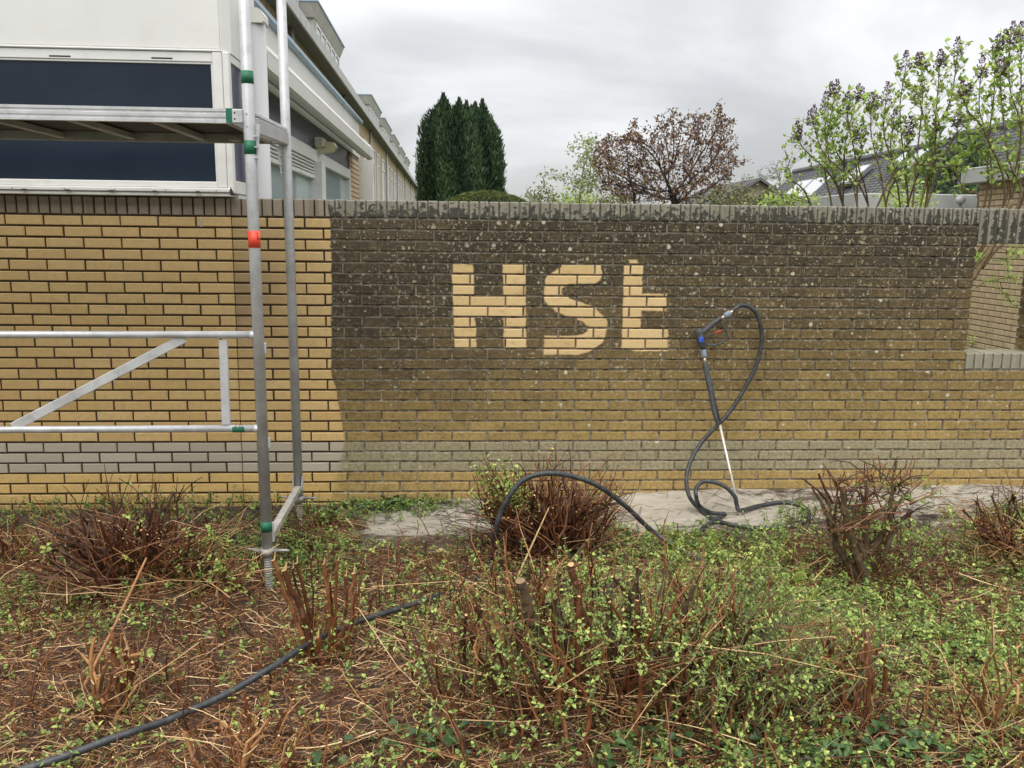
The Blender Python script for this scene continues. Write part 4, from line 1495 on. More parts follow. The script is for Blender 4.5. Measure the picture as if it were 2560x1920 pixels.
# gun body: thick vertical block with a bent handle
bp = [wp(1744, 822), wp(1748, 832), wp(1752, 848), wp(1755, 864)]
mb = MB(); mb.tube(smoothpath([wp(1747, 820, -.005), wp(1749, 836, -.005), wp(1753, 852, -.005), wp(1757, 870, -.005)], 5), [.014, .022, .0265, .028, .028] + [.0275] * 4 + [.025] * 4 + [.021, .020, .019], 14)
mb.build("gun_body", M_GUN, gun, True, loc=T)
mb = MB(); mb.tube([wp(1739, 824, .002), wp(1746, 829, -.004)], [.012, .016], 10); mb.build("rear_knuckle", M_GUN, gun, True, loc=T)
hp = smoothpath([wp(1750, 834, -.006), wp(1764, 825, -.008), wp(1780, 811, -.01), wp(1797, 799, -.01), wp(1803, 795, -.01)], 5)
mb = MB(); mb.tube(hp, list(np.linspace(.019, .0155, len(hp))), 12); mb.build("handle", M_GUN, gun, True, loc=T)
mb = MB(); mb.tube([wp(1802, 797, -.01), wp(1812, 790, -.01)], .0105, 12); mb.build("brass_fitting", M_BRASS, gun, True, loc=T)
mb = MB(); mb.tube([wp(1811, 791, -.01), wp(1814, 789, -.01), wp(1823, 783, -.01), wp(1826, 781, -.01)], [.014, .0185, .0185, .014], 12); mb.build("coupling_nut", M_GREYBLUE, gun, loc=T)
mb = MB(); mb.tube([wp(1825, 782, -.01), wp(1834, 776, -.01)], .0085, 6); mb.build("brass_fitting", M_BRASS, gun, loc=T)
gd = smoothpath([wp(1803, 805, -.012), wp(1812, 820, -.014), wp(1817, 835, -.014), wp(1815, 848, -.014), wp(1800, 859, -.014), wp(1780, 863, -.012), wp(1764, 860, -.01)], 6)
mb = MB(); mb.tube(gd, .0042, 8, flat=1.6); mb.build("trigger_guard", M_GUN, gun, True, loc=T)
mb = MB(); mb.tube(smoothpath([wp(1768, 853, -.012), wp(1772, 840, -.014), wp(1785, 834, -.014), wp(1806, 827, -.014), wp(1815, 828, -.014)], 5), .005, 8); mb.build("trigger_lever", M_GUN, gun, True, loc=T)
mb = MB(); mb.tube([wp(1786, 833, -.02), wp(1806, 826.5, -.02)], .0062, 8); mb.build("trigger", M_TRIG, gun, True, loc=T)
c = wp(1753, 850, -.033)
mb = MB(); ang = np.linspace(0, 2 * math.pi, 21)[:-1]
ring = [(c[0] + .0145 * math.cos(a) + .003 * math.sin(a), c[1] + .0, c[2] + .020 * math.sin(a)) for a in ang]
ring2 = [(c[0] + (p[0] - c[0]) * .8, c[1] - .004, c[2] + (p[2] - c[2]) * .8) for p in ring]
back = [(p[0], p[1] + .012, p[2]) for p in ring]
v = ring + ring2 + back
f4 = [(i, (i + 1) % 20, (i + 1) % 20 + 20, i + 20) for i in range(20)] + [(i + 40, (i + 1) % 20 + 40, (i + 1) % 20, i) for i in range(20)]
mb.add(v, f4); mb.F.append(np.array([list(range(20, 40))])); mb.T.append(np.array([.5])); mb.MI.append(np.array([0]))
mb.build("blue_badge", M_GUNBLUE, gun, loc=T)


def gnd(px, py, up=.014):
    z = .1
    for _ in range(4):
        p = on_z(px, py, z)
        z = float(ground_z(p[0], p[1]) if p[1] < -.8 else sand_z(p[0], p[1])) + up
    return on_z(px, py, z)


HC = [wp(1832, 777, -.01), wp(1841, 770, -.01), on_y(1852, 763, -.06), on_y(1875, 768, -.055), on_y(1894, 790, -.05), on_y(1904, 830, -.05), on_y(1902, 870, -.05), on_y(1888, 920, -.055),
      on_y(1862, 970, -.06), on_y(1835, 1015, -.07), on_y(1800, 1057, -.10), on_y(1757, 1102, -.13), on_y(1728, 1150, -.18), on_y(1716, 1195, -.24), on_y(1723, 1240, -.30), gnd(1748, 1272, .02),
      gnd(1783, 1297), gnd(1830, 1312), gnd(1900, 1320), gnd(1975, 1316), gnd(2015, 1300), gnd(2022, 1280), gnd(1998, 1262), gnd(1955, 1256), gnd(1900, 1264), gnd(1851, 1276, .03),
      on_y(1842, 1262, -.42), on_y(1836, 1240, -.42), on_y(1808, 1214, -.40), on_y(1766, 1203, -.38), on_y(1743, 1216, -.38), on_y(1740, 1240, -.42), gnd(1750, 1266, .035), gnd(1779, 1282, .03),
      gnd(1812, 1285, .03), gnd(1800, 1292, .02), gnd(1760, 1318, .012), gnd(1750, 1338, .012), gnd(1768, 1358, .01), gnd(1800, 1380, .0), gnd(1790, 1412, .0), gnd(1735, 1392, .06),
      on_y(1640, 1335, -1.10), on_y(1560, 1262, -1.18), on_y(1480, 1207, -1.24), on_y(1380, 1183, -1.28), on_y(1305, 1203, -1.30), on_y(1257, 1270, -1.30), on_y(1236, 1340, -1.28), gnd(1228, 1405, .03),
      gnd(1180, 1455, .0), gnd(1120, 1482, .005), gnd(1080, 1494, .05), gnd(1000, 1521, .07), gnd(890, 1556, .08), gnd(780, 1605, .09), gnd(680, 1668, .09), gnd(560, 1738, .09), gnd(420, 1800, .09), gnd(300, 1840, .085), gnd(120, 1905, .075), gnd(-120, 1975, .06)]
mb = MB(); mb.tube(smoothpath(HC, 14), .0128, 12)
tag(mb.build("pressure_hose", M_HOSE, None, True), "long black rubber hose looping from the spray gun over the shrubs", "hose")
mb = MB(); mb.tube([HC[0], HC[1]], .0128, 10)
o = mb.build("hose_crimp_sleeve", M_GREYPLASTIC, bpy.data.objects["pressure_hose"], True)


# ------------------------------------------------------------------ plants: helpers
def unit(v):
    return v / (np.linalg.norm(v, axis=-1)[..., None] + 1e-12)


def rdir(n, up=0.0, spread=1.0):
    v = rng.normal(size=(n, 3)) * spread
    v[:, 2] += up
    return unit(v)


def stems(mb, base, tips, r0, r1, bend=.12, tint=(.1, .5), K=5, sides=5, mi=0):
    """curved tapering stems from base points to tips"""
    base = np.asarray(base, float); tips = np.asarray(tips, float); n = len(tips)
    t = np.linspace(0, 1, K)[None, :, None]
    ln = np.linalg.norm(tips - base, axis=1)[:, None, None]
    off = rng.normal(size=(n, 1, 3)) * bend * ln
    w = np.sin(t * math.pi)
    P = base[:, None, :] * (1 - t) + tips[:, None, :] * t + off * w + rng.normal(size=(n, K, 3)) * .015 * ln * w
    r0 = np.broadcast_to(r0, (n,)); r1 = np.broadcast_to(r1, (n,))
    R = r0[:, None] * (1 - t[:, :, 0]) + r1[:, None] * t[:, :, 0]
    mb.strands(P, R, sides, rng.uniform(tint[0], tint[1], n), mi)
    return P


def sprig_leaves(mb, P, per, ln, wd, tint, skip=.25, pair=True, droop=0.0):
    """opposite leaf pairs along strands P (N,K,3)"""
    n, K, _ = P.shape
    pos, dr, nr = [], [], []
    for j in range(per):
        u = skip + (1 - skip) * (j + rng.uniform(0, .6, n)) / per
        u = np.clip(u, 0, .999) * (K - 1)
        i = u.astype(int); f = (u - i)[:, None]
        p = P[np.arange(n), i] * (1 - f) + P[np.arange(n), i + 1] * f
        tg = unit(P[np.arange(n), i + 1] - P[np.arange(n), i])
        a = rdir(n); s_ = unit(np.cross(tg, a))
        for sg in ((1, -1) if pair else (1,)):
            d = unit(s_ * sg + tg * rng.uniform(.2, .7, (n, 1)) + np.array([0, 0, -droop]))
            pos.append(p); dr.append(d); nr.append(unit(tg + rng.normal(size=(n, 3)) * .3 + np.array([0, 0, .5])))
    pos, dr, nr = np.concatenate(pos), np.concatenate(dr), np.concatenate(nr)
    m_ = len(pos)
    l_ = rng.uniform(ln[0], ln[1], m_)
    mb.leaves(pos, dr, nr, l_, l_ * rng.uniform(wd[0], wd[1], m_), rng.uniform(tint[0], tint[1], m_))


# ------------------------------------------------------------------ ground litter and weeds (too many to count)
def scatter(n, y0=-3.6, y1=-.55, dens=None):
    """random points over the bed seen by the camera"""
    out = np.zeros((0, 2))
    while len(out) < n:
        y = rng.uniform(y0, y1, n * 2)
        hw = (y - CAM[1]) * .68 + 1.0
        x = CAM[0] + .06 * (y - CAM[1]) + rng.uniform(-1, 1, n * 2) * hw
        k = np.ones(n * 2, bool)
        if dens is not None:
            k = rng.uniform(0, 1, n * 2) < dens(x, y)
        out = np.concatenate([out, np.stack([x, y], 1)[k]])
    return out[:n]


def edge_fade(x, y):
    """litter thins out towards the bare sand strip"""
    lim = -.72 + .16 * (vnoise(x * 2.2 + 3, 0 * x) - .5) * 2
    lim = np.where(x < -.95, -.06, lim)
    lim = np.where(x > 2.45, -.35, lim)
    lim = np.where((x > .95) & (x < 1.2), lim - .12, lim)
    return np.clip((lim - y) / .28, 0, 1)


def twig_layer(n, lmin, lmax, rmin, rmax, tint, lift, tilt, name, mat=M_TWIG, dens=None, K=3, sides=3, y1=-.3, bend=.06):
    p = scatter(n, y1=y1, dens=dens)
    ln = rng.uniform(0, 1, n) ** 1.8 * (lmax - lmin) + lmin
    a = rng.normal(.05, .95, n) + (rng.uniform(0, 1, n) > .5) * math.pi
    el = rng.normal(0, tilt, n)
    d = np.stack([np.cos(a) * np.cos(el), np.sin(a) * np.cos(el), np.sin(el)], 1)
    z = ground_z(p[:, 0], p[:, 1]) + rng.uniform(0, 1, n) ** 1.6 * lift + .002
    c = np.stack([p[:, 0], p[:, 1], z], 1)
    c[:, 2] += np.abs(np.sin(el)) * ln * .35
    t = (np.linspace(-.5, .5, K))[None, :, None]
    off = rng.normal(size=(n, 1, 3)) * bend * ln[:, None, None]
    P = c[:, None, :] + d[:, None, :] * ln[:, None, None] * t + off * (np.cos(t * math.pi))
    R = rng.uniform(rmin, rmax, n)[:, None] * np.linspace(1, .7, K)[None]
    mb = MB(); mb.strands(P, R, sides, np.clip(rng.normal(*tint, n), 0, 1))
    return mb


mb = twig_layer(52000, .02, .12, .0008, .0019, (.55, .27), .035, .16, "litter", dens=edge_fade)
tag(mb.build("twig_litter", M_TWIG), kind="stuff")
mb = twig_layer(5800, .05, .22, .0009, .0022, (.66, .27), .05, .26, "straw", dens=edge_fade, K=4, bend=.08)
tag(mb.build("straw_litter", M_TWIG), kind="stuff")
mb = twig_layer(360, .20, .55, .0013, .0030, (.55, .30), .10, .24, "long cut stems", dens=edge_fade, K=6, sides=4, bend=.07)
tag(mb.build("cut_stem_litter", M_TWIG), kind="stuff")
# rotting leaf flakes and bark chips pressed into the soil
n = 21000
p = scatter(n, y1=-.3, dens=edge_fade)
pos = np.stack([p[:, 0], p[:, 1], ground_z(p[:, 0], p[:, 1]) + rng.uniform(0, .014, n)], 1)
mb = MB(); l_ = rng.uniform(.008, .026, n)
mb.leaves(pos, rdir(n) * np.array([1, 1, .25]), rdir(n, 2.5, .6), l_, l_ * rng.uniform(.3, .7, n), np.clip(rng.normal(.38, .24, n), 0, 1), .3, .3)
tag(mb.build("leaf_litter", M_TWIG), kind="stuff")
# short upright stubs left all over the bed by the hedge cutter
n = 2000
p = scatter(n, y1=-.7, dens=lambda x, y: edge_fade(x, y) * (.25 + .75 * (vnoise(x * 1.9 + 21, y * 1.9) > .5)))
b = np.stack([p[:, 0], p[:, 1], ground_z(p[:, 0], p[:, 1]) - .01], 1)
h = rng.uniform(.03, 1, n) ** 1.6 * .17 + .03
tp = b + np.stack([rng.normal(0, .35, n) * h, rng.normal(0, .3, n) * h, h], 1)
mb = MB(); stems(mb, b, tp, rng.uniform(.0016, .0045, n), rng.uniform(.0012, .0035, n), .07, (.2, .62), 4, 5)
tag(mb.build("cut_stubs", M_TWIG), kind="stuff")
# fine dark litter on sand by the wall
def sand_lit(x, y):
    return np.where((x > -.95) & (x < 2.6), .10 + .6 * (vnoise(x * 2.5, y * 5) > .62), .5)


n = 3600
p = scatter(n, -1.0, -.03, sand_lit)
ln = rng.uniform(.02, .15, n); a = rng.uniform(0, 2 * math.pi, n)
d = np.stack([np.cos(a), np.sin(a), rng.normal(0, .1, n)], 1)
c = np.stack([p[:, 0], p[:, 1], sand_z(p[:, 0], p[:, 1]) + .006], 1)
P = c[:, None, :] + d[:, None, :] * ln[:, None, None] * np.linspace(-.5, .5, 3)[None, :, None]
mb = MB(); mb.strands(P, np.full((n, 3), .0012), 3, rng.uniform(0, .6, n)); tag(mb.build("dark_twig_litter", M_DARKTWIG), kind="stuff")


def weed_density(x, y):
    # greener to the right and in the foreground, sparse on the left
    g_ = .10 + .62 * np.clip((x + .55) / 1.0, 0, 1)
    g_ = g_ * (.08 + 1.5 * vnoise(x * 3.1 + 11, y * 3.1) ** 1.6) + .16 * (vnoise(x * 1.7 + 3, y * 1.7 + 8) > .62)
    g_ = g_ * np.where(y < -2.1, .62, 1.0)
    return np.clip(g_, 0, 1) * (edge_fade(x, y) > .15)


n = 12000
p = scatter(n, -3.6, -.55, weed_density)
h = rng.uniform(.015, .11, n)
b = np.stack([p[:, 0], p[:, 1], ground_z(p[:, 0], p[:, 1])], 1)
tp = b + np.stack([rng.normal(0, .03, n), rng.normal(0, .03, n), h], 1)
mb = MB(); P = stems(mb, b, tp, .0011, .0007, .15, (0, 1), 4, 3)
tag(mb.build("weed_stems", M_GREENSTEM), kind="stuff")
mb = MB(); sprig_leaves(mb, P, 3, (.010, .024), (.55, .85), (.1, 1), .25)
tag(mb.build("weed_leaves", M_LEAF), kind="stuff")
# grass-like blades and ivy patches
n = 4500
p = scatter(n, -3.6, -.6, weed_density)
b = np.stack([p[:, 0], p[:, 1], ground_z(p[:, 0], p[:, 1])], 1)
tp = b + np.stack([rng.normal(0, .03, n), rng.normal(0, .03, n), rng.uniform(.015, .06, n)], 1)
mb = MB(); stems(mb, b, tp, .0012, .0003, .15, (.3, 1), 3, 3); tag(mb.build("grass_blades", M_LEAF), kind="stuff")
ivc = [gnd(1100, 1860), gnd(2170, 1890), gnd(2240, 1860), gnd(1620, 1890), gnd(250, 1400), gnd(980, 1255), gnd(1000, 1262), gnd(1950, 1880), gnd(2480, 1650)]
pos = np.concatenate([q + rng.normal(size=(60, 3)) * np.array([.12, .08, .012]) for q in ivc])
pos[:, 2] = ground_z(pos[:, 0], pos[:, 1]) + rng.uniform(.01, .06, len(pos))
mb = MB(); k = len(pos); mb.leaves(pos, rdir(k, 0, 1) * np.array([1, 1, .3]), rdir(k, 2.0, .5), rng.uniform(.025, .05, k), rng.uniform(.025, .045, k), rng.uniform(0, 1, k))
tag(mb.build("ivy_leaves", M_IVY), kind="stuff")
# low weeds against the sand and by the scaffold foot
pos_c = [(gnd(930, 1265), .22, .05, 60), (gnd(1040, 1265), .2, .06, 60), (gnd(850, 1300), .12, .08, 40), (gnd(620, 1400), .2, .26, 110), (gnd(400, 1270), .4, .12, 120), (gnd(120, 1290), .3, .12, 90), (gnd(700, 1440), .15, .14, 50), (gnd(560, 1380), .15, .2, 50), (gnd(760, 1370), .15, .1, 40),
         (gnd(1980, 1300), .1, .12, 30), (gnd(1870, 1360), .2, .1, 60), (gnd(1700, 1370), .15, .12, 60), (gnd(500, 1300), .2, .15, 50), (gnd(2120, 1300), .12, .12, 40), (gnd(820, 1310), .1, .15, 40)]
B, Tt = [], []
for c, s_, hh, k in pos_c:
    b = c + rng.normal(size=(k, 3)) * np.array([s_, s_ * .5, 0]); b[:, 1] = np.minimum(b[:, 1], -.06)
    b[:, 2] = np.where(b[:, 1] < -.7, ground_z(b[:, 0], b[:, 1]), sand_z(b[:, 0], b[:, 1]))
    B.append(b); Tt.append(b + np.stack([rng.normal(0, hh * .4, k), rng.normal(0, hh * .3, k), rng.uniform(.4, 1.2, k) * hh], 1))
B, Tt = np.concatenate(B), np.concatenate(Tt)
Tt[:, 1] = np.minimum(Tt[:, 1], -.03)
mb = MB(); P = stems(mb, B, Tt, .0016, .0008, .12, (0, .6), 4, 3); tag(mb.build("wall_foot_weed_stems", M_DARKTWIG), kind="stuff")
mb = MB(); sprig_leaves(mb, P, 4, (.010, .026), (.5, .8), (.1, .8), .25); tag(mb.build("wall_foot_weed_leaves", M_LEAF), kind="stuff")


# ------------------------------------------------------------------ cut-back shrubs
def cut_shrub(name, label, base, spec, leaf=0, leaf_len=(.012, .028), mats=M_TWIG, litter=0, cat="shrub", leaf_tint=(.2, 1)):
    """spec: list of dicts of stem bundles"""
    t = thing(name, label, cat, base, "cut-back shrubs in the bed")
    T = np.array(t.location)
    return t, T


def bundle(n, base, spread_b, tip_fn, r0, r1, tint, bend=.1, K=5, sides=5, rootf=.22):
    tips = np.array([tip_fn() for _ in range(n)])
    b = np.tile(base, (n, 1)) + (tips - base) * np.array([rootf, rootf, 0]) + rng.normal(size=(n, 3)) * np.array([spread_b, spread_b, .0]) * .6
    mb = MB(); P = stems(mb, b, tips, rng.uniform(r0[0], r0[1], n), rng.uniform(r1[0], r1[1], n), bend, tint, K, sides)
    return mb, P


def fan(base, hw, dp, hmin, hmax, px=1.0):
    """tip sampler: dome-shaped fan of stems cut to about one height"""
    def f():
        a = random.uniform(-1, 1); b = random.uniform(-1, 1)
        h = random.uniform(hmin, hmax) * (1 - .35 * a * a)
        return np.array([base[0] + a * hw, base[1] + b * dp, base[2] + h])
    return f


def shrub(label, base, hw, dp, h, n_main, n_fine, r_main, tint, leaf_n=0, leaf_from=None, stray=20, mat=M_TWIG, lt=(.3, 1), ll=(.012, .026), spread=.05, rootf=.25):
    t = thing("cut_shrub", label, "shrub", base, "cut-back shrubs in the planting bed")
    T = np.array(t.location)
    mb, P = bundle(n_main, base - np.array([0, 0, .03]), spread * 1.3, fan(base, hw, dp, h * .55, h), (r_main[0], r_main[1]), (r_main[0] * .7, r_main[1] * .75), tint, .10, 8, 6, rootf)
    for q_ in range(len(P)):
        r_ = random.uniform(*r_main)
        pl = P[q_] + rng.normal(size=P[q_].shape) * .006
        mb = MB(); mb.tube(pl, np.linspace(r_, r_ * .7, len(pl)) * (1 + rng.normal(size=len(pl)) * .06), 6, random.uniform(*tint), True, min(1, random.uniform(.6, .95)))
        mb.build("stem", mat, t, loc=T)
    # side shoots start on main stems
    k = rng.integers(0, len(P), n_fine); j = rng.integers(1, 8, n_fine)
    b = P[k, j]
    d = unit(P[k, 7] - P[k, 0]) + rng.normal(size=(n_fine, 3)) * .42
    tp = b + unit(d) * rng.uniform(.05, .20, n_fine)[:, None] * (h / .35)
    mb = MB(); P2 = stems(mb, b, tp, .0026, .0014, .08, (tint[0], min(tint[1] + .15, 1)), 4, 4)
    mb.build("side_shoots", mat, t, loc=T)
    if stray:
        tp = np.tile(base, (stray, 1)) + np.stack([rng.uniform(-1.5, 1.5, stray) * hw, rng.uniform(-1.2, 1.2, stray) * dp, rng.uniform(.1, .8, stray) * h], 1)
        b = np.tile(base, (stray, 1)) + rng.normal(size=(stray, 3)) * np.array([hw * .5, dp * .5, 0.01])
        mb = MB(); stems(mb, b, tp, .0022, .0013, .12, (.3, .95), 5, 4); mb.build("loose_stems", M_TWIG, t, loc=T)
    if leaf_n:
        src = P2[rng.integers(0, len(P2), leaf_n)] if leaf_from is None else leaf_from
        if leaf_from is not None:
            mb = MB(); src = stems(mb, leaf_from[0], leaf_from[1], .0016, .0009, .1, (0, 1), 4, 3); mb.build("leafy_shoots", M_GREENSTEM, t, loc=T)
        mb = MB(); sprig_leaves(mb, src, 4, ll, (.5, .8), lt, .2); mb.build("leaves", M_LEAF, t, loc=T)
    return t, P


shrubA, PA = shrub("dark brown shrub cut to stubs at the wall foot, left of the scaffold", gnd(330, 1450), .40, .24, .38, 150, 420, (.0035, .0085), (.05, .5), 40, stray=150)
shrubB, PB = shrub("dense reddish brown cut shrub under the hose arch, near the wall middle", gnd(1370, 1385), .36, .26, .44, 150, 420, (.0035, .0085), (.1, .48), 8, stray=50, spread=.09)
# leafy shoots on the left of shrub B
c0 = on_y(1330, 1340, -.95)
nb = 60
bb = np.tile(c0, (nb, 1)) + rng.normal(size=(nb, 3)) * np.array([.05, .05, .02])
tt_ = np.array([on_y(random.uniform(1170, 1310), random.uniform(1130, 1290), -.95 + random.uniform(-.12, .12)) for _ in range(nb)])
mb = MB(); P = stems(mb, bb, tt_, .0035, .0012, .08, (.2, .5), 6, 4); mb.build("leafy_shoots", M_TWIG, shrubB, loc=np.array(shrubB.location))
mb = MB(); sprig_leaves(mb, P, 6, (.016, .034), (.5, .75), (.35, 1), .5); mb.build("leaves", M_LEAF, shrubB, loc=np.array(shrubB.location))
# long arching twigs to the right of shrub B
nb = 26
bb = np.tile(on_y(1440, 1330, -1.0), (nb, 1)) + rng.normal(size=(nb, 3)) * np.array([.06, .05, .02])
tt_ = np.array([on_y(random.uniform(1490, 1610), random.uniform(1110, 1290), -1.0 + random.uniform(-.12, .12)) for _ in range(nb)])
mb = MB(); P = stems(mb, bb, tt_, .003, .0012, .12, (.4, .8), 7, 4); mb.build("arching_twigs", M_TWIG, shrubB, loc=np.array(shrubB.location))
# low brown skirt of shrub B
nb = 160
bb = np.tile(gnd(1370, 1370), (nb, 1)) + rng.normal(size=(nb, 3)) * np.array([.1, .08, .01])
tt_ = np.tile(gnd(1370, 1370), (nb, 1)) + np.stack([rng.uniform(-.62, .5, nb), rng.uniform(-.15, .35, nb), rng.uniform(.02, .2, nb)], 1)
mb = MB(); P = stems(mb, bb, tt_, .002, .001, .1, (.2, 1), 5, 3); mb.build("low_twigs", M_DARKTWIG, shrubB, loc=np.array(shrubB.location))


def limb(t, T, pts, rad, name="limb", mat=M_BARK, tint=.45, sides=9):
    mb = MB(); P = smoothpath(pts, 9)
    P = P + np.stack([vnoise(np.arange(len(P)) * .45 + k_ * 31.7 + pts[0][0] * 50, np.zeros(len(P))) - .5 for k_ in range(3)], 1) * rad[0] * .55
    mb.tube(P, np.interp(np.linspace(0, 1, len(P)), np.linspace(0, 1, len(rad)), rad) * (1 + rng.normal(size=len(P)) * .07), sides, tint, True, .85)
    for V_ in mb.V:
        V_ += rng.normal(size=V_.shape) * rad[0] * .06
    # snags and knots left by the saw
    for k_ in range(4):
        i_ = random.randint(2, len(P) - 2)
        d_ = rdir(1, .4)[0]
        mb.tube([P[i_], P[i_] + d_ * rad[0] * random.uniform(1.1, 2.2)], [rad[0] * .45, rad[0] * .22], 6, min(1, tint + .1), True, .9)
    return mb.build(name, mat, t, False, loc=T)


# shrub C: stump with thick greenish branches
bC = gnd(2170, 1470)
Yc = bC[1]
t = thing("cut_shrub", "old shrub with thick greenish sawn branches before the wall, right of the hose", "shrub", bC, "cut-back shrubs in the planting bed")
T = np.array(t.location)
oc = lambda px, py, dy=0: on_y(px, py, Yc + dy)
limb(t, T, [bC - np.array([0, 0, .03]), oc(2160, 1410), oc(2152, 1350)], [0.0237, 0.0192, 0.0163])
limb(t, T, [bC, oc(2140, 1380, -.02), oc(2116, 1310, -.03), oc(2106, 1212, -.04)], [0.0192, 0.0170, 0.0163, 0.0141])
limb(t, T, [bC, oc(2120, 1410, .03), oc(2086, 1350, .05), oc(2072, 1290, .05)], [0.0163, 0.0155, 0.0185, 0.0163], tint=.3)
limb(t, T, [oc(2165, 1400), oc(2162, 1300, -.02), oc(2166, 1200, -.02)], [0.0126, 0.0096, 0.0074])
limb(t, T, [oc(2165, 1400), oc(2205, 1330, .03), oc(2228, 1250, .05), oc(2240, 1205, .05)], [0.0133, 0.0111, 0.0089, 0.0067])
limb(t, T, [oc(2150, 1375), oc(2200, 1335, .1), oc(2275, 1285, .12)], [0.0111, 0.0096, 0.0074], tint=.2)
for k_ in range(20):
    bx_, by_ = random.uniform(2075, 2235), random.uniform(1250, 1400)
    ex_ = bx_ + (bx_ - 2155) * random.uniform(.1, .9) + random.uniform(-25, 25)
    ey_ = max(by_ - random.uniform(50, 170), 1135 + abs(ex_ - 2200) * .3)
    dd_ = random.uniform(-.1, .12)
    limb(t, T, [oc(bx_, by_, dd_), oc((bx_ + ex_) / 2 + random.uniform(-10, 10), (by_ + ey_) / 2, dd_), oc(ex_, ey_, dd_ + random.uniform(-.04, .04))], [random.uniform(.006, .010), .006, .0045], name="branch", mat=M_TWIG if k_ % 2 else M_BARK, tint=random.uniform(.25, .6), sides=6)
nb = 170
src = np.array([oc(random.uniform(2070, 2280), random.uniform(1190, 1340), random.uniform(-.08, .1)) for _ in range(nb)])
tt_ = src + np.stack([rng.normal(.02, .09, nb), rng.normal(0, .07, nb), rng.uniform(-.01, .13, nb)], 1)
mb = MB(); P = stems(mb, src, tt_, .0035, .0018, .08, (.1, .6), 5, 4); mb.build("side_shoots", M_TWIG, t, loc=T)
nb = 70
src = np.array([oc(random.uniform(2130, 2320), random.uniform(1200, 1440), random.uniform(-.12, .1)) for _ in range(nb)])
tt_ = src + np.stack([rng.normal(.03, .05, nb), rng.normal(0, .04, nb), rng.uniform(.0, .06, nb)], 1)
mb = MB(); P = stems(mb, src, tt_, .0014, .0009, .08, (.1, .6), 4, 3); mb.build("leafy_shoots", M_GREENSTEM, t, loc=T)
mb = MB(); sprig_leaves(mb, P, 3, (.013, .026), (.5, .75), (.3, .9), .3); mb.build("leaves", M_LEAF, t, loc=T)
nb = 380
bb = np.tile(gnd(2180, 1420), (nb, 1)) + rng.normal(size=(nb, 3)) * np.array([.25, .12, .01])
tt_ = bb + np.stack([rng.normal(0, .2, nb), rng.normal(0, .1, nb), rng.uniform(.02, .22, nb)], 1)
mb = MB(); stems(mb, bb, tt_, .0022, .001, .1, (.1, .55), 5, 3); mb.build("loose_stems", M_TWIG, t, loc=T)

shrub("heap of dark red twigs at the right photo edge below the wall", gnd(2575, 1400), .30, .2, .34, 40, 160, (.004, .009), (.1, .45), 14, stray=180)
shrub("low cut shrub growing at the far left edge before the wall", gnd(30, 1400), .22, .2, .26, 20, 70, (.003, .007), (.1, .5), 25, stray=120)

# shrub E: sawn red-brown poles, each its own piece
bE = gnd(800, 1640)
t = thing("cut_shrub", "group of upright sawn reddish poles beside the hose, right of the scaffold foot", "shrub", bE, "cut-back shrubs in the planting bed")
T = np.array(t.location)
for (bx, by, tx, ty, r_, dy) in ((778, 1655, 698, 1412, .012, -.03), (790, 1660, 712, 1420, .017, -.01), (800, 1650, 752, 1415, .010, .02), (770, 1600, 742, 1428, .008, .05), (815, 1665, 790, 1578, .015, -.05), (828, 1640, 806, 1412, .009, .03),
                                 (838, 1640, 838, 1396, .008, .02), (852, 1640, 858, 1415, .010, .01), (862, 1650, 873, 1420, .012, -.01), (866, 1600, 898, 1408, .006, .02), (830, 1600, 822, 1440, .006, .05), (790, 1600, 775, 1405, .006, .05), (850, 1610, 884, 1455, .005, -.03)):
    b_ = on_y(bx, by, bE[1] + dy); tp = on_y(tx, ty, bE[1] + dy + random.uniform(-.03, .03))
    b_[2] = min(b_[2], float(ground_z(b_[0], b_[1])) - .01)
    r_ = r_ * random.uniform(.62, .95)
    tp = tp + np.array([(tp[0] - bE[0]) * .12 + random.uniform(-.012, .012), 0, random.uniform(-.05, .02)])
    mid = (b_ + tp) / 2 + np.array([random.uniform(-.014, .014), random.uniform(-.012, .012), 0])
    mb = MB(); P = smoothpath([b_, mid, tp], 5); P[1:-1] += rng.normal(size=P[1:-1].shape) * .0035; mb.tube(P, np.linspace(r_ * 1.1, r_ * .8, len(P)) * (1 + rng.normal(size=len(P)) * .04), 8, random.uniform(.2, .55), True, random.uniform(.7, .95))
    # splintered tip
    mb.tube([P[-1] + np.array([r_ * .3, 0, -.01]), P[-1] + np.array([r_ * .8, 0, random.uniform(.01, .04)])], [r_ * .5, r_ * .15], 5, .9)
    mb.build("sawn_pole", M_TWIG, t, loc=T)
nb = 75
bb = np.tile(bE, (nb, 1)) + rng.normal(size=(nb, 3)) * np.array([.07, .06, 0]); tt_ = bb + np.stack([rng.normal(0, .05, nb), rng.normal(0, .05, nb), rng.uniform(.08, .26, nb)], 1)
mb = MB(); P = stems(mb, bb, tt_, .0022, .0012, .06, (.3, .7), 5, 4); mb.build("side_shoots", M_TWIG, t, loc=T)
mb = MB(); sprig_leaves(mb, P[:26], 3, (.014, .028), (.5, .8), (.2, .9), .1); mb.build("leaves", M_LEAF, t, loc=T)

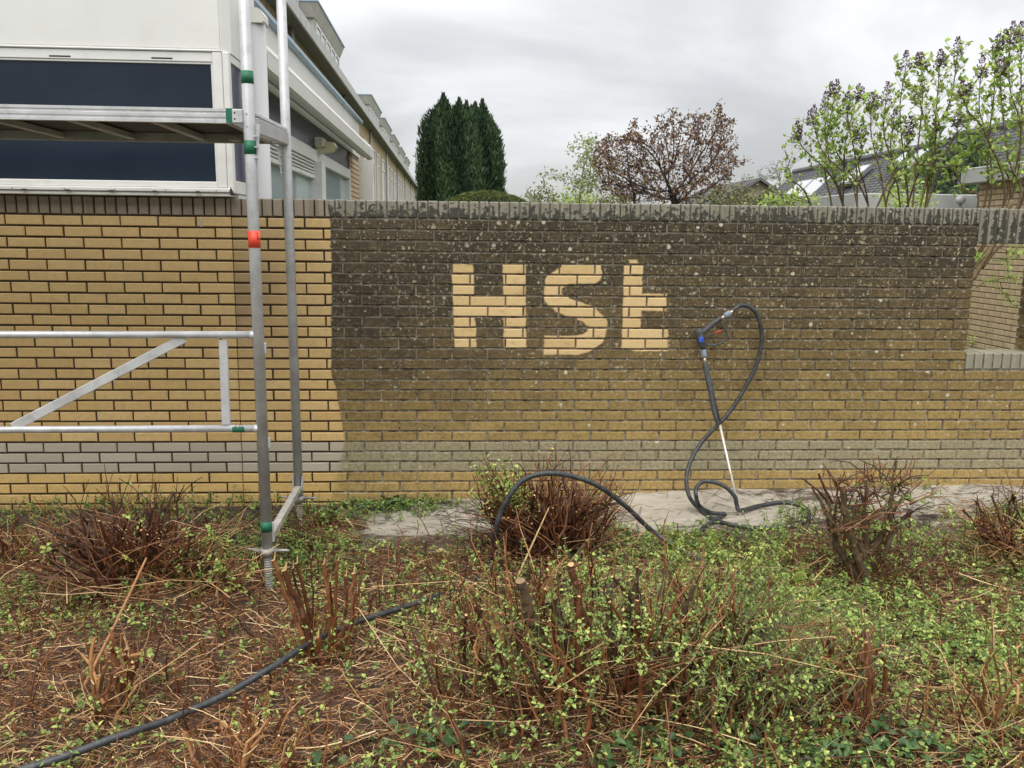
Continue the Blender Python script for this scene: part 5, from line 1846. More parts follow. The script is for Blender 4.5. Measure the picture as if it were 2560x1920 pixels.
# shrub F: the big one in the foreground
bF = gnd(1500, 1740)
t, PF_ = shrub("largest shrub, cut back in the foreground middle, sprouting green leaves", bF, .60, .30, .47, 120, 520, (.003, .0085), (.15, .6), 0, stray=170, spread=.10, rootf=.8)
T = np.array(t.location)
Yf = bF[1]
of = lambda px, py, dy=0: on_y(px, py, Yf + dy)
for pts, rad, tn in (([of(1480, 1745), of(1360, 1620, -.03), of(1325, 1540, -.05), of(1300, 1455, -.06)], [.03, .030, .028, .024], .5),
                     ([of(1500, 1745), of(1430, 1640, 0), of(1395, 1540, 0), of(1368, 1500, 0)], [.034, .032, .022, .018], .35),
                     ([of(1500, 1740), of(1470, 1600, .04), of(1440, 1480, .06), of(1425, 1410, .06)], [.028, .024, .020, .016], .55),
                     ([of(1520, 1740), of(1530, 1600, 0), of(1520, 1500, 0), of(1540, 1445, 0)], [.024, .02, .017, .014], .45),
                     ([of(1500, 1745), of(1450, 1700, -.08), of(1446, 1600, -.08), of(1447, 1490, -.08)], [.016, .014, .012, .010], .7),
                     ([of(1510, 1745), of(1560, 1600, .05), of(1580, 1500, .05), of(1600, 1420, .05)], [.02, .016, .012, .009], .5),
                     ([of(1510, 1745), of(1500, 1660, .1), of(1410, 1560, .1), of(1330, 1470, .1)], [.014, .012, .010, .008], .6),
                     ([of(1520, 1735), of(1620, 1660, 0), of(1700, 1560, 0), of(1735, 1460, 0)], [.02, .016, .013, .010], .5),
                     ([of(1520, 1735), of(1590, 1700, -.1), of(1590, 1600, -.1), of(1592, 1500, -.1)], [.014, .012, .011, .009], .7)):
    limb(t, T, pts, [q_ * .74 for q_ in rad], mat=M_TWIG if tn > .52 else M_BARK, tint=tn * .6)
nb = 1100
bx = rng.normal(.12, .36, nb).clip(-.62, .85); by = rng.normal(0, .24, nb)
hh = rng.uniform(.14, .60, nb) * (1 - .35 * (bx / .85) ** 2)
hole = (np.abs(bx + .02) < .20) & (hh < .40) & (rng.uniform(0, 1, nb) < .8)
bx = np.where(hole, bx + .42, bx)
bb = np.stack([bF[0] + .03 + bx, bF[1] + by, bF[2] + hh * .55], 1)
tt_ = bb + np.stack([bx * .2 + rng.normal(0, .05, nb), rng.normal(0, .05, nb), rng.uniform(.05, .16, nb)], 1)
mb = MB(); P = stems(mb, bb, tt_, .0016, .0009, .08, (.1, .9), 4, 3); mb.build("leafy_shoots", M_GREENSTEM, t, loc=T)
mb = MB(); sprig_leaves(mb, P, 3, (.010, .022), (.5, .8), (.25, 1), .2); mb.build("leaves", M_LEAF, t, loc=T)

# smaller stumps
shrub("small clump of orange-brown cut stems in the left foreground, left of the hose", gnd(270, 1790), .13, .09, .30, 16, 26, (.004, .009), (.3, .75), 10, stray=18)
shrub("small clump of splintered cut stems straddling the hose in the left foreground", gnd(610, 1925), .20, .08, .24, 22, 40, (.004, .008), (.3, .8), 8, stray=20)
shrub("clump of splayed red-brown cut stems in the right foreground", gnd(2110, 1790), .17, .12, .34, 18, 44, (.005, .010), (.25, .6), 30, stray=40)
shrub("thin cut shrub with pale stems at the lower right edge", gnd(2480, 1830), .2, .12, .34, 12, 40, (.003, .007), (.3, .8), 40, stray=50)
shrub("leafy low shrub between the largest shrub and the hose coil", gnd(1830, 1490), .36, .20, .22, 30, 160, (.002, .005), (.3, .7), 420, stray=30)
shrub("leafy low shrub right of the largest shrub", gnd(1830, 1640), .32, .18, .30, 30, 160, (.002, .005), (.3, .7), 380, stray=50)
shrub("low reddish twigs around the far scaffold foot", gnd(770, 1360), .2, .12, .2, 22, 70, (.002, .005), (.15, .5), 24, stray=30)
shrub("low twiggy shrub just left of the near scaffold foot", gnd(520, 1470), .24, .14, .24, 26, 90, (.002, .005), (.15, .55), 60, stray=50)
# the pale long cane leaning in the left foreground and others like it
for (a, b, r_, tn, lab) in (((425, 1760), (730 / 2.023 + 0, 1100 + 610 / 2.023), .0052, .62, "long pinkish cut cane leaning up in the left foreground"),):
    pa, pbt = gnd(205, 1725), on_y(366, 1395, -1.75)
    mb = MB(); P = smoothpath([pa, (pa + pbt) / 2 + np.array([.01, 0, .012]), pbt], 6); mb.tube(P, np.linspace(.0065, .0045, len(P)), 7, .66, True, 1.0)
    tag(mb.build("cut_cane", M_TWIG), lab, "cane")
pa, pbt = gnd(1310, 1410, .2), on_y(1372, 1270, -1.35)
mb = MB(); P = smoothpath([gnd(1290, 1450, .05), (gnd(1290, 1450, .05) + pbt) / 2, pbt], 6); mb.tube(P, np.linspace(.006, .003, len(P)), 7, .92, True, 1.0)
tag(mb.build("cut_cane", M_TWIG), "pale straight cane standing before the reddish shrub under the hose arch", "cane")


# ------------------------------------------------------------------ trees and bushes behind the wall
def colonize(root, att, step, infl, kill, iters=80, trunk=None):
    nodes = [np.asarray(p, float) for p in (trunk if trunk else [root])]
    par = [-1] + list(range(len(nodes) - 1))
    att = att.copy()
    for _ in range(iters):
        if len(att) == 0:
            break
        A_ = np.array(nodes)
        d = np.linalg.norm(att[:, None] - A_[None], axis=2)
        near = d.argmin(1); dm = d[np.arange(len(att)), near]
        act = dm < infl
        if not act.any():
            break
        added = False
        for i in np.unique(near[act]):
            s_ = att[act & (near == i)] - A_[i]
            v = unit(s_).sum(0) + rng.normal(size=3) * .15
            nv = np.linalg.norm(v)
            if nv < 1e-3:
                continue
            q = A_[i] + v / nv * step
            nodes.append(q); par.append(int(i)); added = True
        A_ = np.array(nodes)
        d = np.linalg.norm(att[:, None] - A_[None], axis=2).min(1)
        att = att[d > kill]
        if not added:
            break
    return np.array(nodes), np.array(par)


def tree_mesh(nodes, par, r_tip, r_max, expo=2.3, sides=5, tint=.4):
    n = len(nodes)
    ch = [[] for _ in range(n)]
    for i, p in enumerate(par):
        if p >= 0:
            ch[p].append(i)
    r = np.zeros(n)
    for i in range(n - 1, -1, -1):
        r[i] = r_tip if not ch[i] else min(r_max, sum(r[c] ** expo for c in ch[i]) ** (1 / expo))
    mb = MB()
    stack = [0]
    while stack:
        s_ = stack.pop()
        chain = [par[s_], s_] if par[s_] >= 0 else [s_]
        cur = s_
        while ch[cur]:
            c = sorted(ch[cur], key=lambda q: -r[q])
            stack += c[1:]
            cur = c[0]; chain.append(cur)
        if len(chain) > 1:
            rr_ = r[chain].copy()
            if par[s_] >= 0:
                rr_[0] = rr_[1]
            mb.tube(nodes[chain], rr_, sides, tint, False)
    tips = np.array([i for i in range(n) if not ch[i]])
    thin = np.where(r < r_tip * 2.6)[0]
    return mb, tips, thin


def ellip_points(n, c, rad, zmin=None, shell=.0):
    p = rdir(n) * (rng.uniform(shell, 1, (n, 1)) ** (1 / 3))
    p = p * rad + c
    if zmin is not None:
        p = p[p[:, 2] > zmin]
    return p


# conifer trio
def conifer():
    Yc = 12.0
    t = thing("conifer", "dark columnar conifer with pointed tops behind the wall", "tree", (0, Yc, 0))
    k = (Yc - CAM[1]) / 2.131 / 1000
    cols = []
    for (px, top, hw, dy) in ((1103, 272, 46, 0), (1090, 296, 40, -.1), (1108, 250, 18, 0), (1135, 282, 50, -.15), (1152, 278, 48, -.25), (1148, 262, 17, -.2), (1180, 280, 48, -.2), (1203, 284, 40, -.1), (1206, 266, 16, -.1), (1218, 312, 38, -.1), (1130, 300, 54, -.3), (1170, 300, 56, -.38), (1118, 268, 18, -.1), (1166, 270, 15, -.2), (1188, 274, 16, -.2)):
        q = on_y(px, top, Yc + dy)
        cols.append((q[0], Yc + dy, q[2], hw * 8.1e-3))
    mbt = MB()
    mbt.tube([(cols[0][0] + .4, Yc, 0), (cols[0][0] + .4, Yc, 3.0)], [.14, .05], 8, .3)
    mbt.build("trunk", M_BARK, t, True, loc=np.array(t.location))
    core = MB(); fol = MB()
    for (x, y, zt_, rw_) in cols:
        zs = np.linspace(.3, zt_ - .1, 26)
        prof = np.interp((zt_ - zs) / zt_, [0, .03, .06, .12, .22, .45, 1], [.15, .55, .72, .86, .95, 1.0, .9]) * rw_ * .84
        core.tube([(x, y, z) for z in zs], prof, 10, .2)
        n = int(9000 * (rw_ / .3))
        z = zt_ - (rng.uniform(0, 1, n) ** .8) * (zt_ - 1.2)
        a = rng.uniform(0, 2 * math.pi, n)
        R_ = np.interp((zt_ - z) / zt_, [0, .02, .05, .11, .22, .45, 1], [.2, .5, .72, .88, .98, 1.02, .9]) * rw_
        R_ = R_ * (1 + .15 * np.sin(a * 5 + x * 9 + z * 1.3) + rng.normal(0, .09, n))
        pos = np.stack([x + np.cos(a) * R_, y + np.sin(a) * R_, z], 1)
        out = np.stack([np.cos(a), np.sin(a), 0 * a], 1)
        d = unit(out * rng.uniform(.1, .6, (n, 1)) + np.array([0, 0, 1.0]) + rng.normal(size=(n, 3)) * .22)
        sd_ = unit(np.cross(d, out + rng.normal(size=(n, 3)) * .5))
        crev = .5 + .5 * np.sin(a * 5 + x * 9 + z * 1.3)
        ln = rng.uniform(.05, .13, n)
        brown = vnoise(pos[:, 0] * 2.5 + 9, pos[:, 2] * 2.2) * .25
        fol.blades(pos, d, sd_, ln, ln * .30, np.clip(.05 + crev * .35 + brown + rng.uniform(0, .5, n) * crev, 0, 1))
        # a few feathery leaders at the very top
        m_ = 260
        zz_ = zt_ + rng.uniform(-.35, .10, m_); rr_ = np.clip((zt_ + .10 - zz_) * .22, 0, .10)
        aa = rng.uniform(0, 6.28, m_)
        p = np.stack([x + np.cos(aa) * rr_, y + np.sin(aa) * rr_, zz_], 1)
        d = unit(np.stack([np.cos(aa) * .4, np.sin(aa) * .4, np.ones(m_)], 1)); fol.blades(p, d, unit(np.cross(d, rdir(m_))), .08, .022, rng.uniform(.3, .8, m_))
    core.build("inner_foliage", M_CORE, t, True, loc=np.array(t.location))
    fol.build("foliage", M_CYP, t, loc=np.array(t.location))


conifer()

# clipped dome
Yd = 5.6
cd = on_y(1216, 481, Yd); rx = .56
t = thing("clipped_bush", "rounded clipped green bush top just above the wall beside the conifer", "bush", (cd[0], Yd, 0))
T = np.array(t.location)
cz = cd[2] - .30
mb = MB()
zs = np.linspace(cz - 1.9, cz + .285, 14)
mb.tube([(cd[0], Yd, z) for z in zs], [rx * 1.1 * (math.sqrt(max(0, 1 - ((z - cz) / .30) ** 2)) if z > cz else 1.0) * .97 + .001 for z in zs], 24, .3)
mb.build("inner_foliage", M_CORE, t, True, loc=T)
n = 26000
z = rng.uniform(0, 1, n); a = rng.uniform(0, 2 * math.pi, n)
u = np.sqrt(1 - z * z)
nr = np.stack([u * np.cos(a), u * np.sin(a), z], 1)
pos = nr * np.array([rx * 1.1, rx * 1.1, .30]) + np.array([cd[0], Yd, cz])
n2 = 6000
a2 = rng.uniform(0, 6.28, n2)
pos2 = np.stack([cd[0] + rx * 1.1 * np.cos(a2), Yd + rx * 1.1 * np.sin(a2), rng.uniform(cz - 1.9, cz, n2)], 1)
pos = np.concatenate([pos, pos2]); nr = np.concatenate([nr, np.stack([np.cos(a2), np.sin(a2), 0 * a2], 1)])
n = len(pos)
bump_ = 1 + .0 * pos[:, 0]
pos += nr * (rng.normal(0, .008, n) + .02 * (vnoise(pos[:, 0] * 9, pos[:, 1] * 9 + pos[:, 2] * 7) - .5))[:, None]
d = unit(nr * .8 + rng.normal(size=(n, 3)) * .7)
mb = MB(); mb.blades(pos, d, unit(np.cross(d, rdir(n))), rng.uniform(.012, .024, n), .011, rng.uniform(.1, 1, n))
mb.build("foliage", M_TOPI, t, loc=T)


def grown_tree(name, label, cat, root, att, step, infl, kill, r_tip, r_max, bark, leafmat, per, ll, wr, lt, trunk=None, tint=.4, spread=.03, fold=True, group=None):
    t = thing(name, label, cat, root, group)
    T = np.array(t.location)
    nodes, par = colonize(root, att, step, infl, kill, 90, trunk)
    mb, tips, thin = tree_mesh(nodes, par, r_tip, r_max, tint=tint)
    mb.build("branches", bark, t, True, loc=T)
    k = len(thin) * per
    src = nodes[np.repeat(thin, per)]
    pos = src + rng.normal(size=(k, 3)) * spread
    d = rdir(k, .2)
    l_ = rng.uniform(ll[0], ll[1], k)
    mb = MB()
    if fold:
        mb.leaves(pos, d, rdir(k, .8), l_, l_ * wr, rng.uniform(lt[0], lt[1], k))
    else:
        mb.blades(pos, d, unit(np.cross(d, rdir(k))), l_, l_ * wr, rng.uniform(lt[0], lt[1], k))
    mb.build("leaves", leafmat, t, loc=T)
    return t, nodes


# bronze-leaved tree
Yt = 2.6
rt = on_y(1686, 512, Yt); rt0 = np.array([rt[0], Yt, .0])
ov = lambda px, py, dy=0: on_y(px, py, Yt + dy)
s_px = (Yt - CAM[1]) / FPX * 1.02
att = []
poly = [(1560, 512), (1510, 470), (1476, 415), (1482, 362), (1512, 332), (1556, 352), (1582, 284), (1606, 330), (1640, 292), (1668, 302), (1690, 262), (1712, 296), (1738, 268), (1768, 290), (1804, 253), (1812, 300), (1842, 284), (1838, 350), (1852, 372), (1842, 430), (1800, 478), (1740, 512)]


def in_poly(x, y, P):
    c = False; j = len(P) - 1
    for i in range(len(P)):
        if ((P[i][1] > y) != (P[j][1] > y)) and (x < (P[j][0] - P[i][0]) * (y - P[i][1]) / (P[j][1] - P[i][1] + 1e-9) + P[i][0]):
            c = not c
        j = i
    return c


while len(att) < 1500:
    px, py = random.uniform(1470, 1870), random.uniform(250, 510)
    if in_poly(px, py, poly):
        att.append(ov(px, py, random.gauss(0, .28)))
att += [ov(1880 + random.uniform(-15, 15), 392 + random.uniform(-8, 8), 0) for _ in range(5)] + [ov(1860, 420), ov(1840, 445), ov(1820, 460)]
grown_tree("bronze_tree", "small bare-branched tree with bronze red young leaves behind the wall middle", "tree", rt0, np.array(att), .045, .5, .058, .0019, .05, M_DARKTWIG, M_REDLEAF, 4, (.016, .036), .6, (0, 1),
           trunk=[rt0, ov(1686, 560), ov(1685, 525), ov(1685, 508)], tint=.25, spread=.018)
# the knotty head on the trunk
mb = MB()
c = ov(1684, 487)
for _ in range(60):
    d_ = rdir(1, .5)[0]
    mb.tube([c, c + d_ * random.uniform(.03, .075)], [.028, .004], 5, .1, False)
o = mb.build("trunk_knot", M_DARKTWIG, [q for q in bpy.data.objects if q.name == "bronze_tree"][0], loc=rt0)
# second stem of the bronze tree, on the left
rt2 = ov(1588, 512); rt20 = np.array([rt2[0], Yt, 0])
att = [ov(random.uniform(1490, 1640), random.uniform(330, 490), random.gauss(.2, .15)) for _ in range(300)]
grown_tree("bronze_tree", "slimmer bronze-leaved stem left of the dark knotted trunk", "tree", rt20, np.array(att), .055, .5, .08, .0022, .035, M_DARKTWIG, M_REDLEAF, 4, (.016, .034), .6, (0, .9),
           trunk=[rt20, ov(1588, 540), ov(1586, 500), ov(1586, 485)], tint=.3, spread=.018)
# pale blossom shrub
Yb = 3.4
ob = lambda px, py, dy=0: on_y(px, py, Yb + dy)
rb = ob(1450, 520); rb0 = np.array([rb[0], Yb, 0])
att = [ob(random.gauss(1470, 22), random.uniform(340, 480), random.gauss(0, .2)) for _ in range(160)] + [ob(1350 + i * 12 + random.uniform(-8, 8), 432 + (i * 1.2) ** 1.35 + random.uniform(-8, 8), random.gauss(0, .06)) for i in range(11) for _ in range(4)]
grown_tree("blossom_shrub", "thin pale-blossomed shrub left of the bronze tree, one spray arching left", "shrub", rb0, np.array(att), .055, .6, .07, .0018, .02, M_OLIVE, M_PALE, 5, (.022, .042), .8, (.1, 1),
           trunk=[rb0, ob(1450, 545), ob(1448, 505)], spread=.028)

# low shrubs whose tops peep over the wall
for (x0, x1, ytop, Yq, mt, lab, n_, lt) in (
        (1300, 1345, 470, 6.0, M_PALE, "wispy low bush top peeping over the wall right of the clipped dome", 120, (0, .7)),
        (1330, 1400, 455, 5.2, M_OLIVE, "olive bush top with upright sprigs over the wall, between dome and bronze tree", 180, (.2, 1)),
        (1385, 1500, 470, 4.6, M_LEAF, "fresh green bush below the pale blossom shrub", 260, (.4, 1)),
        (1490, 1580, 478, 4.2, M_OLIVE, "yellowish bush behind the slimmer bronze stem", 200, (.2, 1)),
        (1740, 1900, 462, 4.0, M_OLIVE, "olive grey shrub over the wall right of the bronze tree", 520, (0, .9)),
        (1880, 1990, 468, 3.6, M_OLIVE, "brownish budding shrub over the wall below the gabled house", 320, (0, .6)),
        (1910, 2050, 474, 2.2, M_LILAC, "bright green leafy bush on the wall left of the lilacs", 150, (.2, 1)),
        (2200, 2330, 432, 3.0, M_LILAC, "yellow green bush among the lilac stems", 200, (.3, 1))):
    att = []
    for _ in range(n_):
        u_ = random.uniform(-1, 1)
        px = (x0 + x1) / 2 + u_ * (x1 - x0) / 2
        py = ytop + (520 - ytop) * (abs(u_) ** 2 * .8 + random.uniform(0, 1) * (1 - abs(u_) ** 2 * .8))
        att.append(on_y(px, py, Yq + random.gauss(0, .15)))
    r_ = on_y((x0 + x1) / 2, 535, Yq); r0_ = np.array([r_[0], Yq, 0])
    grown_tree("garden_shrub", lab, "shrub", r0_, np.array(att), .06, .8, .08, .002, .018, M_DARKTWIG, mt, 5, (.025, .05), .6, lt, trunk=[r0_, np.array([r_[0], Yq, 1.2]), np.array([r_[0], Yq, 1.7])], spread=.04, group="shrubs growing behind the wall")


# ------------------------------------------------------------------ lilacs
def cz5(cx, cy):
    return 1900 + cx / 2.5136, cy / 2.5136


def lilac(label, Yl, base_px, paths, group="lilac shrubs behind the wall", right=False):
    """paths: list of crop-coordinate polylines ending at a flower panicle (or leafy tip when last item is 'L')"""
    b0 = on_y(base_px, 540, Yl)
    root = np.array([b0[0], Yl, 0])
    t = thing("lilac_shrub", label, "shrub", root, group)
    T = root
    st, lf, bd_ = MB(), MB(), MB()
    for pth in paths:
        flower = True
        if pth[-1] == "L":
            flower = False; pth = pth[:-1]
        dy = random.gauss(0, .12)
        pts = [on_y(*cz5(*q), Yl + dy) for q in pth]
        low = pts[0] - (pts[1] - pts[0]) / max(pts[1][2] - pts[0][2], .1) * 1.0; low[2] = max(low[2], .6)
        if right:
            low = root + np.array([random.uniform(-.03, .03), 0, 1.2])
        else:
            low[0] = low[0] + (root[0] - low[0]) * .3
        P = smoothpath([root, low] + pts, 8)
        n = len(P)
        one = MB(); one.tube(P, np.linspace(.0105, .003, n), 6, random.uniform(.4, .75), False); one.build("stem", M_BARK, t, True, loc=T)
        # leaf pairs up the stem, denser near the top
        zt_ = P[-1][2]
        vis = [i for i in range(n) if P[i][2] > 1.9]
        seg = P[vis]
        L_ = np.linalg.norm(np.diff(seg, axis=0), axis=1).sum()
        m_ = int(L_ / .020)
        u = np.linspace(.06, 1, m_) ** .85
        ii = np.clip(u * (len(seg) - 1), 0, len(seg) - 1.001); i0 = ii.astype(int); f = (ii - i0)[:, None]
        pp = seg[i0] * (1 - f) + seg[i0 + 1] * f
        tg = unit(seg[i0 + 1] - seg[i0])
        for rep in range(2):
            # short twigs carrying the leaves
            keep = rng.uniform(0, 1, m_) < (.35 + .6 * u)
            q = pp[keep]; g_ = tg[keep]; kk = len(q)
            s_ = unit(np.cross(g_, rdir(kk)))
            tl = rng.uniform(.015, .14, kk)[:, None]
            e = q + unit(s_ * .9 + g_ * .9) * tl
            st.strands(np.stack([q, (q + e) / 2 + rng.normal(size=(kk, 3)) * .003, e], 1), np.full((kk, 3), .0014), 3, rng.uniform(.3, .7, kk))
            for sg in (1, -1, .3):
                s2 = unit(np.cross(g_, rdir(kk))) * sg
                d = unit(s2 + g_ * .8 + np.array([0, 0, .15]))
                l_ = rng.uniform(.024, .052, kk)
                lf.leaves(e, d, unit(g_ + rng.normal(size=(kk, 3)) * .35), l_, l_ * rng.uniform(.45, .62, kk), rng.uniform(.0, 1, kk), .2, .25)
        if flower:
            bd_ = MB()
            for (ox, sc_) in ((0, 1.0), (random.choice((-1, 1)) * .02, .7)) if random.random() < .75 else ((0, 1.0),):
                h_ = random.uniform(.12, .17) * sc_
                k = int(190 * sc_)
                z = rng.uniform(0, 1, k) ** 1.25
                lobes = .5 + .5 * np.sin(z * 26)
                R_ = (1 - z) ** .75 * .038 * sc_ * (.45 + .65 * lobes) + .003
                a = rng.uniform(0, 6.28, k)
                ax = unit(np.array([ox * 8, random.gauss(0, .1), 1.0]))
                c = P[-1] + np.array([ox, 0, -.01]) + ax * (z * h_)[:, None] + np.stack([np.cos(a) * R_, np.sin(a) * R_, 0 * a], 1)
                d = unit(np.stack([np.cos(a), np.sin(a), .7 + 0 * a], 1))
                bd_.strands(np.stack([c, c + d * .006, c + d * .011], 1), np.tile([.0016, .0036, .0016], (k, 1)), 4, rng.uniform(0, 1, k))
                bd_.tube([P[-1] - ax * .01, P[-1] + np.array([ox, 0, 0]) + ax * h_ * .95], [.002, .0012], 4, .4)
            bd_.build("flower_cluster", M_BUDS, t, loc=T)
    st.build("twigs", M_BARK, t, True, loc=T)
    lf.build("leaves", M_LILAC, t, loc=T)


lilac("leftmost lilac, leaning left, with dark purple buds", 1.7, 2085, [
    [(520, 1290), (440, 1100), (300, 960), (225, 870)],
    [(610, 1290), (560, 1120), (400, 960), (335, 780)],
    [(525, 1290), (470, 1130), (415, 900), (408, 690)],
    [(450, 1290), (410, 1100), (425, 850), (470, 600)],
    [(610, 1290), (600, 1000), (560, 800), (545, 690)],
    [(520, 1290), (530, 1000), (545, 850), (610, 625)],
    [(680, 1290), (620, 1050), (640, 950), (628, 880)],
    [(320, 1290), (260, 1180), (170, 1100), (190, 1000), "L"],
    [(680, 1290), (560, 1080), (480, 950), (440, 800), "L"]])
lilac("middle lilac with the tallest bud spikes over the dark roof", 1.45, 2280, [
    [(790, 1290), (760, 1100), (700, 850), (700, 680)],
    [(790, 1290), (850, 1100), (780, 850), (790, 650)],
    [(880, 1290), (840, 1050), (820, 900), (840, 780)],
    [(930, 1290), (915, 1100), (880, 700), (915, 430)],
    [(960, 1290), (990, 950), (1020, 650), (1015, 420)],
    [(1010, 1290), (1080, 950), (1110, 650), (1130, 410)],
    [(1040, 1290), (1100, 850), (1200, 620), (1240, 340)],
    [(1010, 1290), (1080, 1000), (1020, 700), (980, 560), "L"],
    [(930, 1290), (1000, 1050), (930, 950), (925, 850)],
    [(1040, 1290), (1090, 1050), (1100, 900), (1103, 830)],
    [(1050, 1290), (1150, 1000), (1230, 850), (1240, 790)],
    [(740, 1290), (900, 1050), (1180, 1050), (1240, 990), "L"]])
lilac("rightmost lilac, cut off by the right edge of the photo", 1.2, 2395, [
    [(1410, 1290), (1430, 1000), (1440, 880), (1380, 700), (1385, 480)],
    [(1440, 1290), (1440, 880), (1470, 600), (1480, 320)],
    [(1530, 1290), (1640, 850), (1570, 550), (1570, 270)],
    [(1560, 1290), (1640, 900), (1640, 500), (1640, 240)],
    [(1630, 1290), (1680, 900), (1640, 640)],
    [(1370, 1290), (1290, 1200), (1240, 1100), (1230, 1050), "L"],
    [(1530, 1290), (1420, 850), (1310, 700), (1275, 600)],
    [(1620, 1290), (1560, 1000), (1520, 650), (1510, 460)],
    [(1560, 1290), (1500, 1000), (1400, 950), (1350, 930), "L"],
    [(1640, 1290), (1600, 1100), (1480, 1050), "L"]], right=True)
# stem and leaves seen in the wall opening
Yo = .75
oo = lambda px, py, dy=0: on_y(px, py, Yo + dy)
rO = oo(2385, 900); rO0 = np.array([rO[0], Yo, 0])
t = thing("lilac_shrub", "lilac stem with young leaves seen through the wall opening", "shrub", rO0, "lilac shrubs behind the wall")
mb = MB()
mb.tube(smoothpath([rO0, oo(2412, 760), oo(2440, 685), oo(2490, 600), oo(2530, 500)], 8), np.linspace(.020, .014, 33), 9, .75)
mb.tube(smoothpath([oo(2455, 670), oo(2495, 620), oo(2540, 590)], 6), np.linspace(.012, .007, 13), 7, .7)
mb.build("stems", M_BARK, t, True, loc=rO0)
src, tp = [], []
for (a, b) in (((2440, 720), (2500, 700)), ((2470, 650), (2440, 640)), ((2480, 650), (2530, 640)), ((2500, 620), (2550, 640)), ((2440, 715), (2530, 760)), ((2500, 705), (2545, 770)), ((2530, 600), (2560, 610)), ((2490, 700), (2550, 700)), ((2428, 870), (2432, 840)), ((2515, 625), (2522, 690))):
    src.append(oo(*a)); tp.append(oo(*b, random.gauss(0, .05)))
mb = MB(); P = stems(mb, np.array(src), np.array(tp), .003, .0015, .1, (.3, .7), 6, 5); mb.build("shoots", M_BARK, t, loc=rO0)
mb = MB(); sprig_leaves(mb, P, 5, (.03, .055), (.45, .6), (.1, 1), .3); mb.build("leaves", M_LILAC, t, loc=rO0)


# ------------------------------------------------------------------ neighbour's side wall, low grey roof, bungalow, gabled house, far trees
NX = 5.69
yc_ = float(on_x(2446, 480, NX)[1])
t = thing("neighbour_house", "yellow brick house with grey fascia behind the lilacs and wall opening at right", "house", (NX + 2, yc_ - 3, 0))
T = np.array(t.location)
zf0 = float(on_x(2470, 458, NX)[2]); zf1 = float(on_x(2470, 418, NX)[2])
mb = MB(); mb.box(NX + .008, NX + 5, yc_ - 7, yc_ - .004, 0, zf0); mb.build("mortar_core", M_HMORT, t, loc=T)
q = MB(); 
_nb = []
for i in range(5):
    q = MB(); q.bbox(0, .02, 0, .209, 0, .0545, .003); _nb.append(q.mesh("brick", M_HBRICK))
cnt = 0; rest = MB()
r = 0; z = zf0 - .062
while z > -.1:
    y = yc_ - .209 - (.11 if r % 2 else 0)
    if r % 2:
        rest.bbox(NX, NX + .02, yc_ - .099, yc_, z, z + .0545, .003)
    while y > yc_ - 3.2:
        if y > yc_ - 1.35 and z > .8 and cnt < 300:
            link_mesh("brick", random.choice(_nb), t, np.array([NX + random.uniform(-.001, .001), y, z]) - T); cnt += 1
        else:
            rest.bbox(NX, NX + .02, y, y + .209, z, z + .0545, .003)
        y -= .22
    z -= .0656; r += 1
tag(rest.build("outer_bricks", M_HBRICK, t, loc=T), kind="stuff")
mb = MB(); mb.bbox(NX - .14, NX + 5, yc_ - 7, yc_ + .16, zf0 + .002, zf1, .01); mb.build("fascia", M_BAND, t, loc=T)

gx0 = float(on_y(2139, 485, 5.2)[0]); gz1 = zy(484, 2280, 5.2)
t = thing("garage", "low building with pale grey roof edge just above the wall behind the lilacs", "garage", (5, 6.5, 0))
T = np.array(t.location)
mb = MB(); mb.box(gx0 + .1, NX - .2, 5.28, 9, 0, gz1 - .3); mb.build("garage_wall", M_HBRICK, t, loc=T)
mb = MB(); mb.bbox(gx0, NX + 1.2, 5.2, 9.1, gz1 - .3, gz1, .012); mb.build("roof_edge", M_BAND, t, loc=T)
gl = on_y(2402, 499, 4.9)
t = thing("globe_lamp", "small frosted globe lamp above the wall before the grey roof edge", "lamp", (gl[0], 4.9, gl[2] - .1))
T = np.array(t.location)
mb = MB(); zs = np.linspace(-1, 1, 11); mb.tube([(gl[0], 4.9, gl[2] + z * .058) for z in zs], [max(.058 * math.sqrt(max(0, 1 - z * z)), .002) for z in zs], 18)
mb.build("globe", simple("frosted_globe", (0.5, 0.49, 0.47), .5), t, True, loc=T)
mb = MB(); mb.tube([(gl[0], 4.9, 0), (gl[0], 4.9, gl[2] - .05)], .018, 8); mb.build("stem", M_SOFFIT, t, True, loc=T)


def tiled_roof(parent, T, xe, ze, xr, zr_, y0, y1, mat, name="roof", ncourse=22, rib=.3):
    """sloping roof whose tile courses are real steps"""
    mb = MB()
    for k in range(ncourse):
        a, b = k / ncourse, (k + 1) / ncourse
        xa, za = xe + (xr - xe) * a, ze + (zr_ - ze) * a
        xb, zb_ = xe + (xr - xe) * b, ze + (zr_ - ze) * b
        mb.add([(xa, y0, za + .035), (xb, y0, zb_ + .0), (xb, y1, zb_ + .0), (xa, y1, za + .035), (xa, y0, za - .02), (xa, y1, za - .02)], [(0, 1, 2, 3), (0, 3, 5, 4)])
    mb.add([(xe, y0, ze - .03), (xr, y0, zr_ - .03), (xr, y1, zr_ - .03), (xe, y1, ze - .03)], [(3, 2, 1, 0)])
    mb.add([(xe, y0, ze + .03), (xr, y0, zr_ + .03), (xr, y0, zr_ - .1), (xe, y0, ze - .1)], [(3, 2, 1, 0)])
    y = y0 + rib / 2
    L_ = math.hypot(xr - xe, zr_ - ze)
    nx, nz = -(zr_ - ze) / L_, (xr - xe) / L_
    while y < y1:
        mb.tube([(xe, y, ze + .03), (xr, y, zr_ + .02)], .028, 5, .5, False)
        y += rib
    return mb.build(name, mat, parent, loc=T)


